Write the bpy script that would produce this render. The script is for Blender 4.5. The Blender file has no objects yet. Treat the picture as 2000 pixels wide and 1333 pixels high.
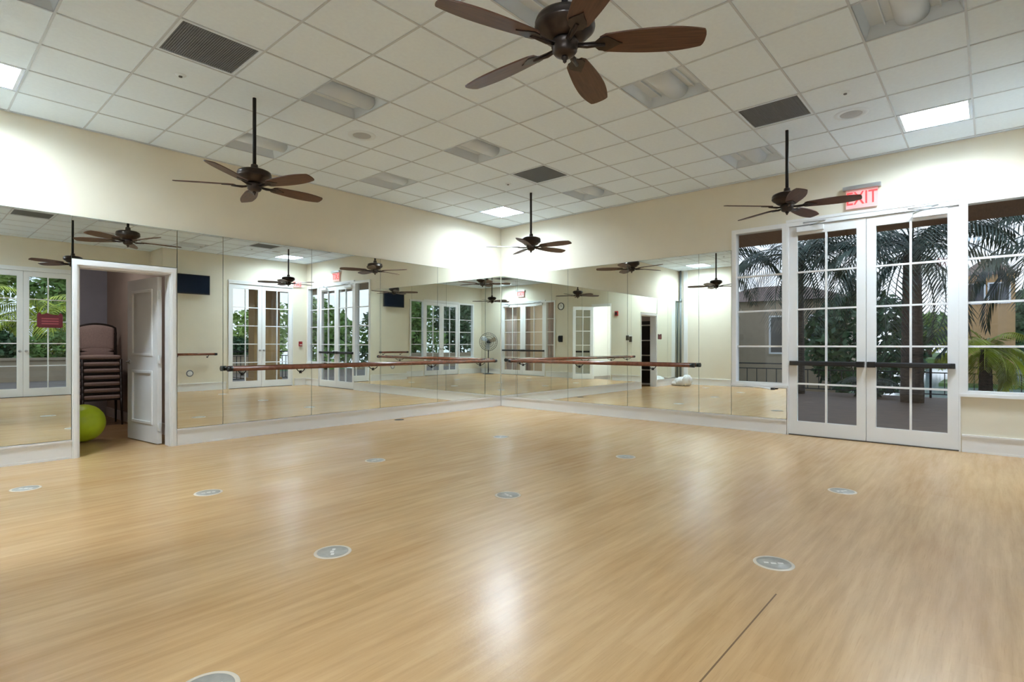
import bpy, bmesh, math, random
from mathutils import Vector, Matrix
PI = math.pi
R = math.radians
sc = bpy.context.scene
COL = sc.collection
random.seed(7)

# ------------------------------------------------------------------ materials
MATS = {}

def mat(name, color, rough=0.5, metal=0.0, spec=0.5, noise=0.0, nscale=8.0, stretch=None, bump=0.0, bscale=60.0, emit=None, estr=0.0, alpha=None):
    m = bpy.data.materials.new(name)
    m.use_nodes = True
    nt = m.node_tree
    b = nt.nodes['Principled BSDF']
    b.inputs['Base Color'].default_value = (*color, 1)
    b.inputs['Roughness'].default_value = rough
    b.inputs['Metallic'].default_value = metal
    b.inputs['Specular IOR Level'].default_value = spec
    tc = nt.nodes.new('ShaderNodeTexCoord')
    if noise > 0:
        mp = nt.nodes.new('ShaderNodeMapping')
        if stretch:
            mp.inputs['Scale'].default_value = stretch
        nt.links.new(tc.outputs['Object'], mp.inputs['Vector'])
        n = nt.nodes.new('ShaderNodeTexNoise')
        n.inputs['Scale'].default_value = nscale
        n.inputs['Detail'].default_value = 4
        nt.links.new(mp.outputs['Vector'], n.inputs['Vector'])
        r = nt.nodes.new('ShaderNodeValToRGB')
        r.color_ramp.elements[0].position = 0.3
        r.color_ramp.elements[1].position = 0.7
        r.color_ramp.elements[0].color = (*[c * (1 - noise) for c in color], 1)
        r.color_ramp.elements[1].color = (*[min(1, c * (1 + noise)) for c in color], 1)
        nt.links.new(n.outputs['Fac'], r.inputs['Fac'])
        nt.links.new(r.outputs['Color'], b.inputs['Base Color'])
    if bump > 0:
        n2 = nt.nodes.new('ShaderNodeTexNoise')
        n2.inputs['Scale'].default_value = bscale
        n2.inputs['Detail'].default_value = 3
        nt.links.new(tc.outputs['Object'], n2.inputs['Vector'])
        bp = nt.nodes.new('ShaderNodeBump')
        bp.inputs['Strength'].default_value = bump
        bp.inputs['Distance'].default_value = 0.01
        nt.links.new(n2.outputs['Fac'], bp.inputs['Height'])
        nt.links.new(bp.outputs['Normal'], b.inputs['Normal'])
    if emit:
        b.inputs['Emission Color'].default_value = (*emit, 1)
        b.inputs['Emission Strength'].default_value = estr
    MATS[name] = m
    return m

WALL = (0.74, 0.685, 0.56)
mat('wall_paint', WALL, 0.75, noise=0.015, nscale=3, bump=0.05, bscale=180)
mat('tile_white', (0.78, 0.885, 0.99), 0.9, noise=0.02, nscale=30, bump=0.12, bscale=220)
mat('grid_metal', (0.54, 0.60, 0.67), 0.5)
mat('trim_white', (0.80, 0.80, 0.80), 0.4, noise=0.01, nscale=4)
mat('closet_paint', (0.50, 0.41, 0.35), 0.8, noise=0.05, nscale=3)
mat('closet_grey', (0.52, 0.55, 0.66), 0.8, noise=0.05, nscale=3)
mat('bronze', (0.045, 0.032, 0.026), 0.35, metal=0.6, noise=0.2, nscale=20)
mat('rod_black', (0.012, 0.011, 0.010), 0.4, metal=0.3)
mat('blade_wood', (0.085, 0.036, 0.020), 0.42, noise=0.35, nscale=6, stretch=(1, 14, 1))
mat('barre_wood', (0.17, 0.055, 0.028), 0.25, noise=0.3, nscale=8, stretch=(2, 2, 2))
mat('black_plastic', (0.012, 0.012, 0.013), 0.35)
mat('steel', (0.55, 0.56, 0.57), 0.3, metal=0.9)
mat('white_plastic', (0.75, 0.76, 0.77), 0.4)
mat('ceiling_white', (0.72, 0.81, 0.90), 0.5)
mat('grille_grey', (0.17, 0.185, 0.205), 0.7)
mat('vent_hole', (0.05, 0.05, 0.05), 0.8)
mat('troffer_white', (0.66, 0.73, 0.80), 0.45)
mat('speaker_grey', (0.42, 0.46, 0.51), 0.6, noise=0.1, nscale=300)
mat('light_diffuser', (0.9, 0.9, 0.9), 0.5, emit=(0.80, 0.945, 1.06), estr=54.0)
mat('closet_fill_glow', (0.9, 0.9, 0.9), 0.5, emit=(1.0, 0.96, 0.92), estr=24.0)  # emission of the added fill light in the closet
mat('hall_diffuser', (0.9, 0.9, 0.9), 0.5, emit=(0.92, 0.97, 1.0), estr=34.0)
mat('sign_red', (0.6, 0.03, 0.03), 0.4, emit=(1.0, 0.05, 0.05), estr=0.75)
mat('sign_glow', (0.66, 0.44, 0.42), 0.3, emit=(1.0, 0.40, 0.38), estr=0.10)
mat('alarm_red', (0.35, 0.02, 0.02), 0.4)
mat('screen', (0.004, 0.010, 0.028), 0.35, spec=0.15)
mat('maroon', (0.085, 0.007, 0.012), 0.4)
mat('notice_print', (0.24, 0.05, 0.06), 0.5)
mat('pale_print', (0.75, 0.72, 0.68), 0.5)
mat('disc_ring', (0.66, 0.57, 0.45), 0.4)
mat('disc_face', (0.36, 0.34, 0.30), 0.4, noise=0.12, nscale=30)
mat('dark_cover', (0.06, 0.045, 0.03), 0.5)
mat('ball_green', (0.66, 0.86, 0.03), 0.38, noise=0.03, nscale=4)
mat('ball_valve', (0.05, 0.06, 0.02), 0.4)
mat('chair_fabric', (0.50, 0.39, 0.37), 0.9, noise=0.12, nscale=80)
mat('chair_frame', (0.022, 0.014, 0.012), 0.4)
mat('white_bag', (0.8, 0.8, 0.8), 0.5)
mat('shelf_white', (0.62, 0.58, 0.52), 0.5)
mat('shelf_dark', (0.03, 0.022, 0.018), 0.7)
mat('pipe_grey', (0.16, 0.18, 0.18), 0.5)
mat('fan_metal', (0.045, 0.05, 0.055), 0.4, metal=0.4)
mat('soffit', (0.30, 0.15, 0.07), 0.7, noise=0.15, nscale=5, stretch=(1, 12, 1))
mat('terrace', (0.16, 0.11, 0.075), 0.6, noise=0.12, nscale=4)
mat('paving', (0.20, 0.165, 0.14), 0.8, noise=0.15, nscale=3)
mat('lawn', (0.10, 0.17, 0.045), 0.95, noise=0.4, nscale=1.5)
mat('water', (0.30, 0.36, 0.40), 0.08, noise=0.1, nscale=1)
mat('stucco', (0.50, 0.30, 0.13), 0.85, noise=0.06, nscale=4)
mat('stucco_pale', (0.42, 0.33, 0.23), 0.85, noise=0.06, nscale=4)
mat('roof_tile', (0.16, 0.11, 0.085), 0.8, noise=0.3, nscale=10)
mat('window_dark', (0.05, 0.055, 0.06), 0.15)
mat('rail_black', (0.012, 0.013, 0.014), 0.4)
mat('bark', (0.085, 0.065, 0.05), 0.9, noise=0.4, nscale=8, stretch=(1, 1, 5), bump=0.6, bscale=20)
mat('frond', (0.055, 0.085, 0.060), 0.55, noise=0.4, nscale=3)
mat('frond_yellow', (0.50, 0.56, 0.06), 0.5, noise=0.5, nscale=2)
mat('leaf_dark', (0.06, 0.12, 0.05), 0.6, noise=0.5, nscale=3)
mat('leaf_mid', (0.18, 0.30, 0.08), 0.6, noise=0.5, nscale=3)
mat('leaf_light', (0.36, 0.47, 0.14), 0.6, noise=0.5, nscale=3)
mat('lobby_wall', (0.62, 0.50, 0.38), 0.8, noise=0.03, nscale=2)
mat('hall_white', (0.85, 0.84, 0.80), 0.8)
mat('curtain_pink', (0.66, 0.50, 0.45), 0.9, noise=0.06, nscale=5)
mat('sheer_white', (0.82, 0.80, 0.78), 0.9)
mat('clock_face', (0.85, 0.85, 0.83), 0.4)


def mirror_mat():
    m = bpy.data.materials.new('mirror_silver'); m.use_nodes = True
    nt = m.node_tree; nt.nodes.clear()
    o = nt.nodes.new('ShaderNodeOutputMaterial')
    g = nt.nodes.new('ShaderNodeBsdfGlossy')
    g.inputs['Color'].default_value = (0.875, 0.915, 0.88, 1)
    g.inputs['Roughness'].default_value = 0.0
    nt.links.new(g.outputs[0], o.inputs[0]); MATS['mirror_silver'] = m
mirror_mat()
mat('mirror_edge', (0.05, 0.10, 0.085), 0.3)


def glass_mat():
    m = bpy.data.materials.new('pane_glass'); m.use_nodes = True
    nt = m.node_tree; nt.nodes.clear()
    o = nt.nodes.new('ShaderNodeOutputMaterial')
    t = nt.nodes.new('ShaderNodeBsdfTransparent'); t.inputs[0].default_value = (0.93, 0.95, 0.95, 1)
    g = nt.nodes.new('ShaderNodeBsdfGlossy'); g.inputs['Roughness'].default_value = 0.0
    f = nt.nodes.new('ShaderNodeFresnel'); f.inputs['IOR'].default_value = 1.62
    ge = nt.nodes.new('ShaderNodeNewGeometry')
    iv = nt.nodes.new('ShaderNodeMath'); iv.operation = 'SUBTRACT'; iv.inputs[0].default_value = 1.0
    nt.links.new(ge.outputs['Backfacing'], iv.inputs[1])
    mu = nt.nodes.new('ShaderNodeMath'); mu.operation = 'MULTIPLY'
    nt.links.new(f.outputs[0], mu.inputs[0]); nt.links.new(iv.outputs[0], mu.inputs[1])
    mx = nt.nodes.new('ShaderNodeMixShader')
    nt.links.new(mu.outputs[0], mx.inputs[0]); nt.links.new(t.outputs[0], mx.inputs[1])
    nt.links.new(g.outputs[0], mx.inputs[2]); nt.links.new(mx.outputs[0], o.inputs[0])
    MATS['pane_glass'] = m
glass_mat()


def floor_mat():
    m = bpy.data.materials.new('floor_wood'); m.use_nodes = True
    nt = m.node_tree; N = nt.nodes; L = nt.links
    b = N['Principled BSDF']
    tc = N.new('ShaderNodeTexCoord')
    sx = N.new('ShaderNodeSeparateXYZ'); L.new(tc.outputs['Object'], sx.inputs[0])

    def noise(scale, st, det=4, rough=0.55):
        mp = N.new('ShaderNodeMapping'); mp.inputs['Scale'].default_value = st
        L.new(tc.outputs['Object'], mp.inputs['Vector'])
        n = N.new('ShaderNodeTexNoise'); n.inputs['Scale'].default_value = scale
        n.inputs['Detail'].default_value = det; n.inputs['Roughness'].default_value = rough
        L.new(mp.outputs['Vector'], n.inputs['Vector']); return n.outputs['Fac']

    def ramp(fac, a, ca, bb, cb):
        r = N.new('ShaderNodeValToRGB'); r.color_ramp.elements[0].position = a; r.color_ramp.elements[1].position = bb
        r.color_ramp.elements[0].color = (*ca, 1); r.color_ramp.elements[1].color = (*cb, 1)
        L.new(fac, r.inputs['Fac']); return r.outputs['Color']

    def mixc(f, a, c, mode='MIX'):
        x = N.new('ShaderNodeMix'); x.data_type = 'RGBA'; x.blend_type = mode
        if isinstance(f, float): x.inputs['Factor'].default_value = f
        else: L.new(f, x.inputs['Factor'])
        for k, v in ((6, a), (7, c)):
            if isinstance(v, tuple): x.inputs[k].default_value = (*v, 1)
            else: L.new(v, x.inputs[k])
        return x.outputs[2]

    def math_(op, a, c):
        x = N.new('ShaderNodeMath'); x.operation = op
        for k, v in ((0, a), (1, c)):
            if isinstance(v, (int, float)): x.inputs[k].default_value = v
            else: L.new(v, x.inputs[k])
        return x.outputs[0]
    grain = noise(3.0, (0.55, 7.0, 1.0))
    c = ramp(grain, 0.34, (0.46, 0.26, 0.105), 0.66, (0.62, 0.385, 0.18))
    fine = noise(8.0, (0.8, 22.0, 1.0), 3)
    c = mixc(math_('MULTIPLY', ramp(fine, 0.55, (0, 0, 0), 0.75, (1, 1, 1)), 0.6), c, (0.36, 0.185, 0.07))
    patch = noise(0.9, (0.6, 2.0, 1.0), 2)
    c = mixc(0.35, c, ramp(patch, 0.35, (0.44, 0.25, 0.11), 0.65, (0.58, 0.41, 0.23)))
    # plank rows run along x; only faint tone steps between rows
    row = math_('FLOOR', math_('MULTIPLY', sx.outputs['Y'], 6.6), 0)
    wn = N.new('ShaderNodeTexWhiteNoise'); wn.noise_dimensions = '2D'
    cb = N.new('ShaderNodeCombineXYZ'); L.new(row, cb.inputs[0])
    L.new(math_('FLOOR', math_('ADD', math_('MULTIPLY', sx.outputs['X'], 0.8), math_('MULTIPLY', row, 0.37)), 0), cb.inputs[1])
    L.new(cb.outputs[0], wn.inputs['Vector'])
    c = mixc(0.10, c, ramp(wn.outputs['Value'], 0.0, (0.36, 0.22, 0.10), 1.0, (0.64, 0.45, 0.26)))
    # one open joint between two boards
    d = math_('ABSOLUTE', math_('SUBTRACT', sx.outputs['Y'], 6.56), 0)
    seam = math_('MULTIPLY', math_('LESS_THAN', d, 0.0035), math_('GREATER_THAN', sx.outputs['X'], 5.17))
    c = mixc(math_('MULTIPLY', seam, 0.8), c, (0.10, 0.055, 0.03))
    L.new(c, b.inputs['Base Color'])
    b.inputs['Roughness'].default_value = 0.26
    b.inputs['Specular IOR Level'].default_value = 0.5
    n2 = noise(45.0, (0.7, 1.3, 1.0), 2)
    bp = N.new('ShaderNodeBump'); bp.inputs['Strength'].default_value = 0.10; bp.inputs['Distance'].default_value = 0.006
    L.new(n2, bp.inputs['Height']); L.new(bp.outputs['Normal'], b.inputs['Normal'])
    MATS['floor_wood'] = m
floor_mat()


# ------------------------------------------------------------------ mesh helper
class MB:
    def __init__(s):
        s.v = []; s.f = []; s.mi = []; s.sm = []; s.mats = []; s.cur = 0

    def use(s, name):
        if name not in s.mats: s.mats.append(name)
        s.cur = s.mats.index(name); return s

    def face(s, idx, smooth=False):
        s.f.append(idx); s.mi.append(s.cur); s.sm.append(smooth)

    def quad(s, a, b, c, d):
        i = len(s.v); s.v += [a, b, c, d]; s.face((i, i + 1, i + 2, i + 3)); return s

    def box(s, x0, x1, y0, y1, z0, z1, M=None):
        i = len(s.v)
        P = [(x0, y0, z0), (x1, y0, z0), (x1, y1, z0), (x0, y1, z0), (x0, y0, z1), (x1, y0, z1), (x1, y1, z1), (x0, y1, z1)]
        if M is not None: P = [tuple(M @ Vector(p)) for p in P]
        s.v += P
        for q in ((0, 3, 2, 1), (4, 5, 6, 7), (0, 1, 5, 4), (1, 2, 6, 5), (2, 3, 7, 6), (3, 0, 4, 7)):
            s.face(tuple(i + k for k in q))
        return s

    def prism(s, poly, h0, h1, M=None, smooth=False):
        """poly: list of (x,y); extruded h0..h1 on z, then M."""
        n = len(poly); i = len(s.v)
        P = [(x, y, h0) for x, y in poly] + [(x, y, h1) for x, y in poly]
        if M is not None: P = [tuple(M @ Vector(p)) for p in P]
        s.v += P
        s.face(tuple(i + k for k in reversed(range(n)))); s.face(tuple(i + n + k for k in range(n)))
        for k in range(n):
            s.face((i + k, i + (k + 1) % n, i + n + (k + 1) % n, i + n + k), smooth)
        return s

    def lathe(s, prof, seg=32, M=None, smooth=True, rfun=None):
        i = len(s.v); n = len(prof)
        for r, z in prof:
            for k in range(seg):
                a = 2 * PI * k / seg
                p = Vector((r * math.cos(a), r * math.sin(a), z))
                if rfun: p = rfun(p)
                s.v.append(tuple(M @ p) if M is not None else tuple(p))
        for j in range(n - 1):
            for k in range(seg):
                k2 = (k + 1) % seg
                s.face((i + j * seg + k, i + j * seg + k2, i + (j + 1) * seg + k2, i + (j + 1) * seg + k), smooth)
        return s

    def tube(s, pts, r, seg=10, caps=True, closed=False, radii=None):
        pts = [Vector(p) for p in pts]; n = len(pts); i = len(s.v); prev = None
        for j, p in enumerate(pts):
            if closed: t = pts[(j + 1) % n] - pts[j - 1]
            else: t = (pts[min(j + 1, n - 1)] - pts[max(j - 1, 0)])
            t.normalize()
            if prev is None:
                up = Vector((0, 0, 1)) if abs(t.z) < 0.9 else Vector((1, 0, 0))
                a = t.cross(up).normalized()
            else:
                a = (prev - t * prev.dot(t)).normalized()
            prev = a; b = t.cross(a)
            rr = radii[j] if radii else r
            for k in range(seg):
                q = 2 * PI * k / seg
                s.v.append(tuple(p + a * math.cos(q) * rr + b * math.sin(q) * rr))
        m = n if closed else n - 1
        for j in range(m):
            j2 = (j + 1) % n
            for k in range(seg):
                k2 = (k + 1) % seg
                s.face((i + j * seg + k, i + j * seg + k2, i + j2 * seg + k2, i + j2 * seg + k), True)
        if caps and not closed:
            s.face(tuple(i + k for k in reversed(range(seg)))); s.face(tuple(i + (n - 1) * seg + k for k in range(seg)))
        return s

    def sphere(s, c, r, seg=24, rings=14, sc_=(1, 1, 1), M=None):
        prof = [(max(1e-5, r * math.sin(PI * k / rings)), -r * math.cos(PI * k / rings)) for k in range(rings + 1)]
        T = Matrix.Translation(c) @ Matrix.Diagonal((*sc_, 1))
        if M is not None: T = M @ T
        return s.lathe(prof, seg, T)

    def build(s, name, material=None, parent=None, loc=None, bevel=0.0):
        if material: 
            if not s.mats: s.mats = [material]
        me = bpy.data.meshes.new(name)
        me.from_pydata(s.v, [], s.f)
        for q in s.mats: me.materials.append(MATS[q])
        for p, k, sm in zip(me.polygons, s.mi, s.sm):
            p.material_index = k; p.use_smooth = sm
        bm = bmesh.new(); bm.from_mesh(me); bmesh.ops.recalc_face_normals(bm, faces=bm.faces[:]); bm.to_mesh(me); bm.free()
        me.update()
        o = bpy.data.objects.new(name, me); COL.objects.link(o)
        if parent is not None: o.parent = parent
        if loc is not None: o.location = loc
        if bevel > 0:
            md = o.modifiers.new('Bevel', 'BEVEL'); md.width = bevel; md.segments = 2; md.limit_method = 'ANGLE'
        return o


def tag(o, label=None, cat=None, group=None, kind=None):
    if label: o['label'] = label
    if cat: o['category'] = cat
    if group: o['group'] = group
    if kind: o['kind'] = kind
    return o


def empty(name, loc=(0, 0, 0), rz=0.0):
    e = bpy.data.objects.new(name, None); COL.objects.link(e)
    e.location = loc; e.rotation_euler = (0, 0, rz); e.empty_display_size = 0.1
    return e


def struct(o, label=None):
    o['kind'] = 'structure'
    if label: o['label'] = label
    return o


def copy_tree(o, parent=None):
    kids = list(o.children)
    c = o.copy(); COL.objects.link(c)
    if parent is not None: c.parent = parent
    for k in kids: copy_tree(k, c)
    return c


# ------------------------------------------------------------------ room numbers
H = 3.5336
LX = 8.30
LYA = 7.80      # wall with the television
LYB = 8.75      # set-back wall
XJ = 3.70       # where the wall steps back
T = 0.15        # wall thickness
G = 0.598
gx = lambda i: 0.07 + G * i
gy = lambda j: 0.03 + G * j


class Fr:
    """wall frame: u along the wall, n out of the wall into the room"""
    def __init__(s, o, u, n):
        s.M = Matrix(((u[0], n[0], 0, o[0]), (u[1], n[1], 0, o[1]), (0, 0, 1, 0), (0, 0, 0, 1)))

    def pt(s, u, n, z): return tuple(s.M @ Vector((u, n, z)))


RW = Fr((0, 0), (0, 1), (1, 0))
LW = Fr((0, 0), (1, 0), (0, 1))
BA = Fr((0, LYA), (1, 0), (0, -1))
BB = Fr((0, LYB), (1, 0), (0, -1))
SW = Fr((LX, 0), (0, 1), (-1, 0))
JW = Fr((XJ, 0), (0, 1), (1, 0))


def wall(name, fr, u0, u1, holes, material='wall_paint', z1=H, th=T):
    """holes: list of (ua, ub, za, zb), sorted and disjoint in u"""
    b = MB().use(material); u = u0
    for ua, ub, za, zb in sorted(holes):
        if ua > u: b.box(u, ua, -th, 0, 0, z1, fr.M)
        if za > 0: b.box(ua, ub, -th, 0, 0, za, fr.M)
        if zb < z1: b.box(ua, ub, -th, 0, zb, z1, fr.M)
        u = ub
    if u1 > u: b.box(u, u1, -th, 0, 0, z1, fr.M)
    return struct(b.build(name))


# walls -----------------------------------------------------------------
CD0, CD1, CDZ = 5.815, 6.690, 2.055       # closet door opening
wall('wall_left', LW, -T, LX, [(CD0, CD1, 0, CDZ)])
wall('wall_right', RW, 0, LYA, [(4.535, 7.72, 0.655, 2.855), ])
# the right wall has a full height door bay: rebuild with separate sills
bpy.data.objects.remove(bpy.data.objects['wall_right'])
wall('wall_right', RW, 0, LYA, [(4.535, 5.27, 0.655, 2.855), (5.2701, 7.08, 0, 2.855), (7.0801, 7.72, 0.655, 2.855)])
wall('wall_back', BA, -T, XJ, [(0.42, 2.18, 0, 2.855)])
wall('wall_back_alcove', BB, XJ - T, LX, [(4.55, 5.25, 0.655, 2.855), (5.2501, 6.99, 0, 2.855), (6.9901, 7.85, 0.655, 2.855)])
b = MB().use('wall_paint'); b.box(XJ - T, XJ, LYA + T, LYB, 0, H); struct(b.build('wall_jog'))
wall('wall_side', SW, -T, LYB + T, [(2.50, 3.27, 0, 2.60), (4.88, 5.36, 0.655, 2.855), (5.3601, 7.60, 0, 2.855)])

# floor and ceiling
b = MB().use('floor_wood')
b.box(-T, LX + T, 0.0, LYA, -0.1, 0)
b.box(XJ - T, LX + T, LYA, LYB + T, -0.1, 0)
b.box(5.45, 7.45, -4.2, 0, -0.1, 0)
struct(b.build('floor'))

LIT = [(1, 1), (1, 11), (12, 1), (12, 11)]
TROF = [(8, 4), (5, 4), (8, 1), (5, 8), (5, 11), (1, 8), (5, 1), (1, 4), (8, 8), (8, 11), (12, 4), (12, 8)]
VENT = [(10, 4), (3, 4), (3, 9), (10, 9)]
holes = set(LIT + TROF + VENT)
b = MB().use('tile_white')
xs = [0] + [gx(i) for i in range(0, 14)] + [LX]
ys = [0] + [gy(j) for j in range(0, 15)] + [LYB]
for i in range(len(xs) - 1):
    for j in range(len(ys) - 1):
        if (i - 1, j - 1) in holes: continue
        b.quad((xs[i], ys[j], H), (xs[i], ys[j + 1], H), (xs[i + 1], ys[j + 1], H), (xs[i + 1], ys[j], H))
struct(b.build('ceiling'))
b = MB().use('grid_metal')
for i in range(14): b.box(gx(i) - 0.008, gx(i) + 0.008, 0, LYB, H - 0.005, H + 0.02)
for j in range(15):
    if gy(j) < LYB: b.box(0, LX, gy(j) - 0.008, gy(j) + 0.008, H - 0.0048, H + 0.02)
b.box(0, 0.02, 0, LYB, H - 0.0046, H + 0.02); b.box(0, LX, 0, 0.02, H - 0.0044, H + 0.02)
b.box(LX - 0.02, LX, 0, LYB, H - 0.0046, H + 0.02)
struct(b.build('trim_1'))
b = MB().use('tile_white'); b.box(-T, LX + T, -T, LYB + T, H + 0.25, H + 0.35)  # unseen slab added above the tiles to keep sky light from leaking in
struct(b.build('sky_block_slab'))


# baseboards ------------------------------------------------------------
def baseboard(name, fr, spans):
    b = MB().use('trim_white')
    for u0, u1 in spans:
        b.box(u0, u1, 0, 0.016, 0, 0.15, fr.M); b.box(u0, u1, 0, 0.020, 0, 0.022, fr.M)
        b.box(u0, u1, 0, 0.022, 0.150, 0.178, fr.M); b.box(u0, u1, 0, 0.030, 0.178, 0.198, fr.M)
    return struct(b.build(name))


baseboard('baseboard_left', LW, [(0, 5.752), (6.748, LX)])
baseboard('baseboard_right', RW, [(0.03, 5.262), (7.09, LYA)])
baseboard('baseboard_back', BA, [(0.03, 0.36), (2.24, XJ)])
baseboard('baseboard_alcove', BB, [(XJ + 0.03, 5.2), (7.04, LX)])
baseboard('baseboard_side', SW, [(0.03, 2.44), (3.33, 5.30), (7.66, LYB - 0.03)])
baseboard('baseboard_jog', JW, [(LYA, LYB - 0.03)])


# ------------------------------------------------------------------ french doors and windows
NWIN = [0]; NDOOR = [0]; NTRIM = [1]


def win(fr, u0, u1, z0, z1, rows, cols=1, crank=False, sill=True):
    """framed window with muntins filling u0..u1, z0..z1 (outer)"""
    NWIN[0] += 1
    w = empty('window_%d' % NWIN[0]); struct(w)
    f = 0.062
    b = MB().use('trim_white')
    b.box(u0, u0 + f, -0.10, 0.025, z0, z1, fr.M); b.box(u1 - f, u1, -0.10, 0.025, z0, z1, fr.M)
    b.box(u0 + f, u1 - f, -0.10, 0.025, z0, z0 + 0.035, fr.M); b.box(u0 + f, u1 - f, -0.10, 0.025, z1 - 0.06, z1, fr.M)
    if sill: b.box(u0 - 0.004, u1 + 0.004, 0.0, 0.045, z0 - 0.03, z0 + 0.004, fr.M)
    b.build('window_frame', None, w)
    g0, g1, a, c = u0 + f, u1 - f, z0 + 0.035, z1 - 0.06
    b = MB().use('trim_white')
    for k in MUNT:
        if a < k < c: b.box(g0, g1, -0.075, -0.03, k - 0.012, k + 0.012, fr.M)
    for k in range(1, cols):
        q = g0 + (g1 - g0) * k / cols
        b.box(q - 0.011, q + 0.011, -0.074, -0.031, a, c, fr.M)
    b.build('muntins', None, w)
    b = MB().use('pane_glass'); b.box(g0 - 0.005, g1 + 0.005, -0.055, -0.049, a - 0.005, c + 0.005, fr.M)
    b.build('glass_panes', None, w)
    if crank:
        b = MB().use('white_plastic')
        b.tube([fr.pt(u0 + 0.20, 0.06, z0 - 0.02), fr.pt(u0 + 0.42, 0.085, z0 - 0.03), fr.pt(u0 + 0.55, 0.09, z0 - 0.045)], 0.012, 8, radii=[0.006, 0.012, 0.014])
        b.use('black_plastic').tube([fr.pt(u0 + 0.55, 0.09, z0 - 0.045), fr.pt(u0 + 0.60, 0.09, z0 - 0.043)], 0.015, 8)
        b.build('window_crank', None, w)
    return w


MUNT = [0.69, 1.19, 1.685, 2.18]
GZ0, GZ1 = 0.19, 2.68


def door_leaf(fr, u0, u1, hinge_low, bar=True, closer=False, knob=False, width_stile=0.10, rot=None, z1=2.795):
    """one glazed leaf; rot: (hinge u, angle) swings it about a vertical axis"""
    NDOOR[0] += 1
    d = empty('door_%d' % NDOOR[0]); struct(d)
    M = fr.M
    if rot:
        M = fr.M @ Matrix.Translation((rot[0], 0, 0)) @ Matrix.Rotation(rot[1], 4, 'Z') @ Matrix.Translation((-rot[0], 0, 0))
    P = lambda u, n, z: tuple(M @ Vector((u, n, z)))
    s = width_stile; n0, n1 = -0.055, -0.008
    g0, g1 = u0 + s, u1 - s
    top = z1 - 0.115
    b = MB().use('trim_white')
    b.box(u0, g0, n0, n1, 0.012, z1, M); b.box(g1, u1, n0, n1, 0.012, z1, M)
    b.box(g0, g1, n0, n1, 0.012, GZ0, M); b.box(g0, g1, n0, n1, top, z1, M)
    for k in MUNT:
        if k < top: b.box(g0, g1, n0 + 0.004, n1 - 0.004, k - 0.011, k + 0.011, M)
    c = (g0 + g1) / 2; b.box(c - 0.011, c + 0.011, n0 + 0.003, n1 - 0.003, GZ0, top, M)
    b.build('leaf_frame', None, d)
    b = MB().use('pane_glass'); b.box(g0 - 0.004, g1 + 0.004, -0.035, -0.029, GZ0 - 0.004, top + 0.004, M)
    b.build('glass_panes', None, d)
    if bar:
        b = MB().use('black_plastic')
        b.box(u0 + 0.012, u1 - 0.03, n1, n1 + 0.035, 0.935, 0.995, M)
        b.box(u0 + 0.035, u1 - 0.07, n1 + 0.035, n1 + 0.062, 0.942, 0.988, M)
        q0, q1 = (u1 - 0.10, u1 - 0.012) if hinge_low else (u0 + 0.012, u0 + 0.10)
        b.box(q0, q1, n1, n1 + 0.070, 0.930, 1.000, M)
        b.build('panic_bar', None, d, bevel=0.006)
    if knob:
        b = MB().use('steel')
        ku = u1 - 0.05 if hinge_low else u0 + 0.05
        T_ = Matrix.Translation(P(ku, n1, 1.02)) @ M.to_3x3().to_4x4() @ Matrix.Rotation(-PI / 2, 4, 'X')
        b.lathe([(0.001, 0), (0.028, 0), (0.028, 0.008), (0.010, 0.010), (0.010, 0.035), (0.024, 0.042), (0.026, 0.055), (0.016, 0.066), (0.001, 0.068)], 16, T_)
        b.build('knob', None, d)
    if closer:
        b = MB().use('white_plastic')
        if hinge_low: a0, a1 = u0 + 0.10, u0 + 0.42
        else: a0, a1 = u1 - 0.42, u1 - 0.10
        b.box(a0, a1, n1, n1 + 0.055, z1 - 0.085, z1 - 0.015, M)
        b.build('door_closer', None, d, bevel=0.006)
        b = MB().use('steel')
        m_ = (a0 + a1) / 2
        e = 0.20 if hinge_low else -0.20
        b.tube([P(m_, n1 + 0.03, z1 - 0.01), P(m_ + e, n1 + 0.13, z1 + 0.012)], 0.009, 8)
        b.tube([P(m_ + e, n1 + 0.13, z1 + 0.012), P(m_ - e * 0.4, 0.018, z1 + 0.035)], 0.008, 8)
        b.build('closer_arm', None, d)
    return d


def door_frame(fr, u0, u1, z1=2.855, head=0.055, jamb=0.016, threshold=True):
    NTRIM[0] += 1
    b = MB().use('trim_white')
    b.box(u0, u0 + jamb, -0.12, 0.02, 0, z1, fr.M); b.box(u1 - jamb, u1, -0.12, 0.02, 0, z1, fr.M)
    b.box(u0 + jamb, u1 - jamb, -0.12, 0.02, z1 - head, z1, fr.M)
    b.box(u0 - 0.012, u1 + 0.012, 0.0, 0.028, z1, z1 + 0.035, fr.M)
    if threshold:
        b.use('dark_cover').box(u0 + jamb, u1 - jamb, -0.12, 0.012, 0, 0.010, fr.M)
    return struct(b.build('trim_%d' % NTRIM[0]))


# right wall: sidelight, exit doors, window
win(RW, 4.535, 5.27, 0.655, 2.855, 4, crank=True)
door_frame(RW, 5.27, 7.08)
door_leaf(RW, 5.288, 6.168, True, closer=True)
door_leaf(RW, 6.174, 7.062, False, closer=True)
win(RW, 7.08, 7.72, 0.655, 2.855, 4)
# back wall A
door_frame(BA, 0.42, 2.18)
door_leaf(BA, 0.438, 1.296, True, bar=False, knob=True)
door_leaf(BA, 1.302, 2.162, False, bar=False, knob=True)
# alcove wall B
win(BB, 4.55, 5.25, 0.655, 2.855, 4)
door_frame(BB, 5.25, 6.99)
door_leaf(BB, 5.268, 6.116, True, bar=False, knob=True)
door_leaf(BB, 6.122, 6.972, False, bar=False, knob=True)
win(BB, 6.99, 7.85, 0.655, 2.855, 4)
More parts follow.
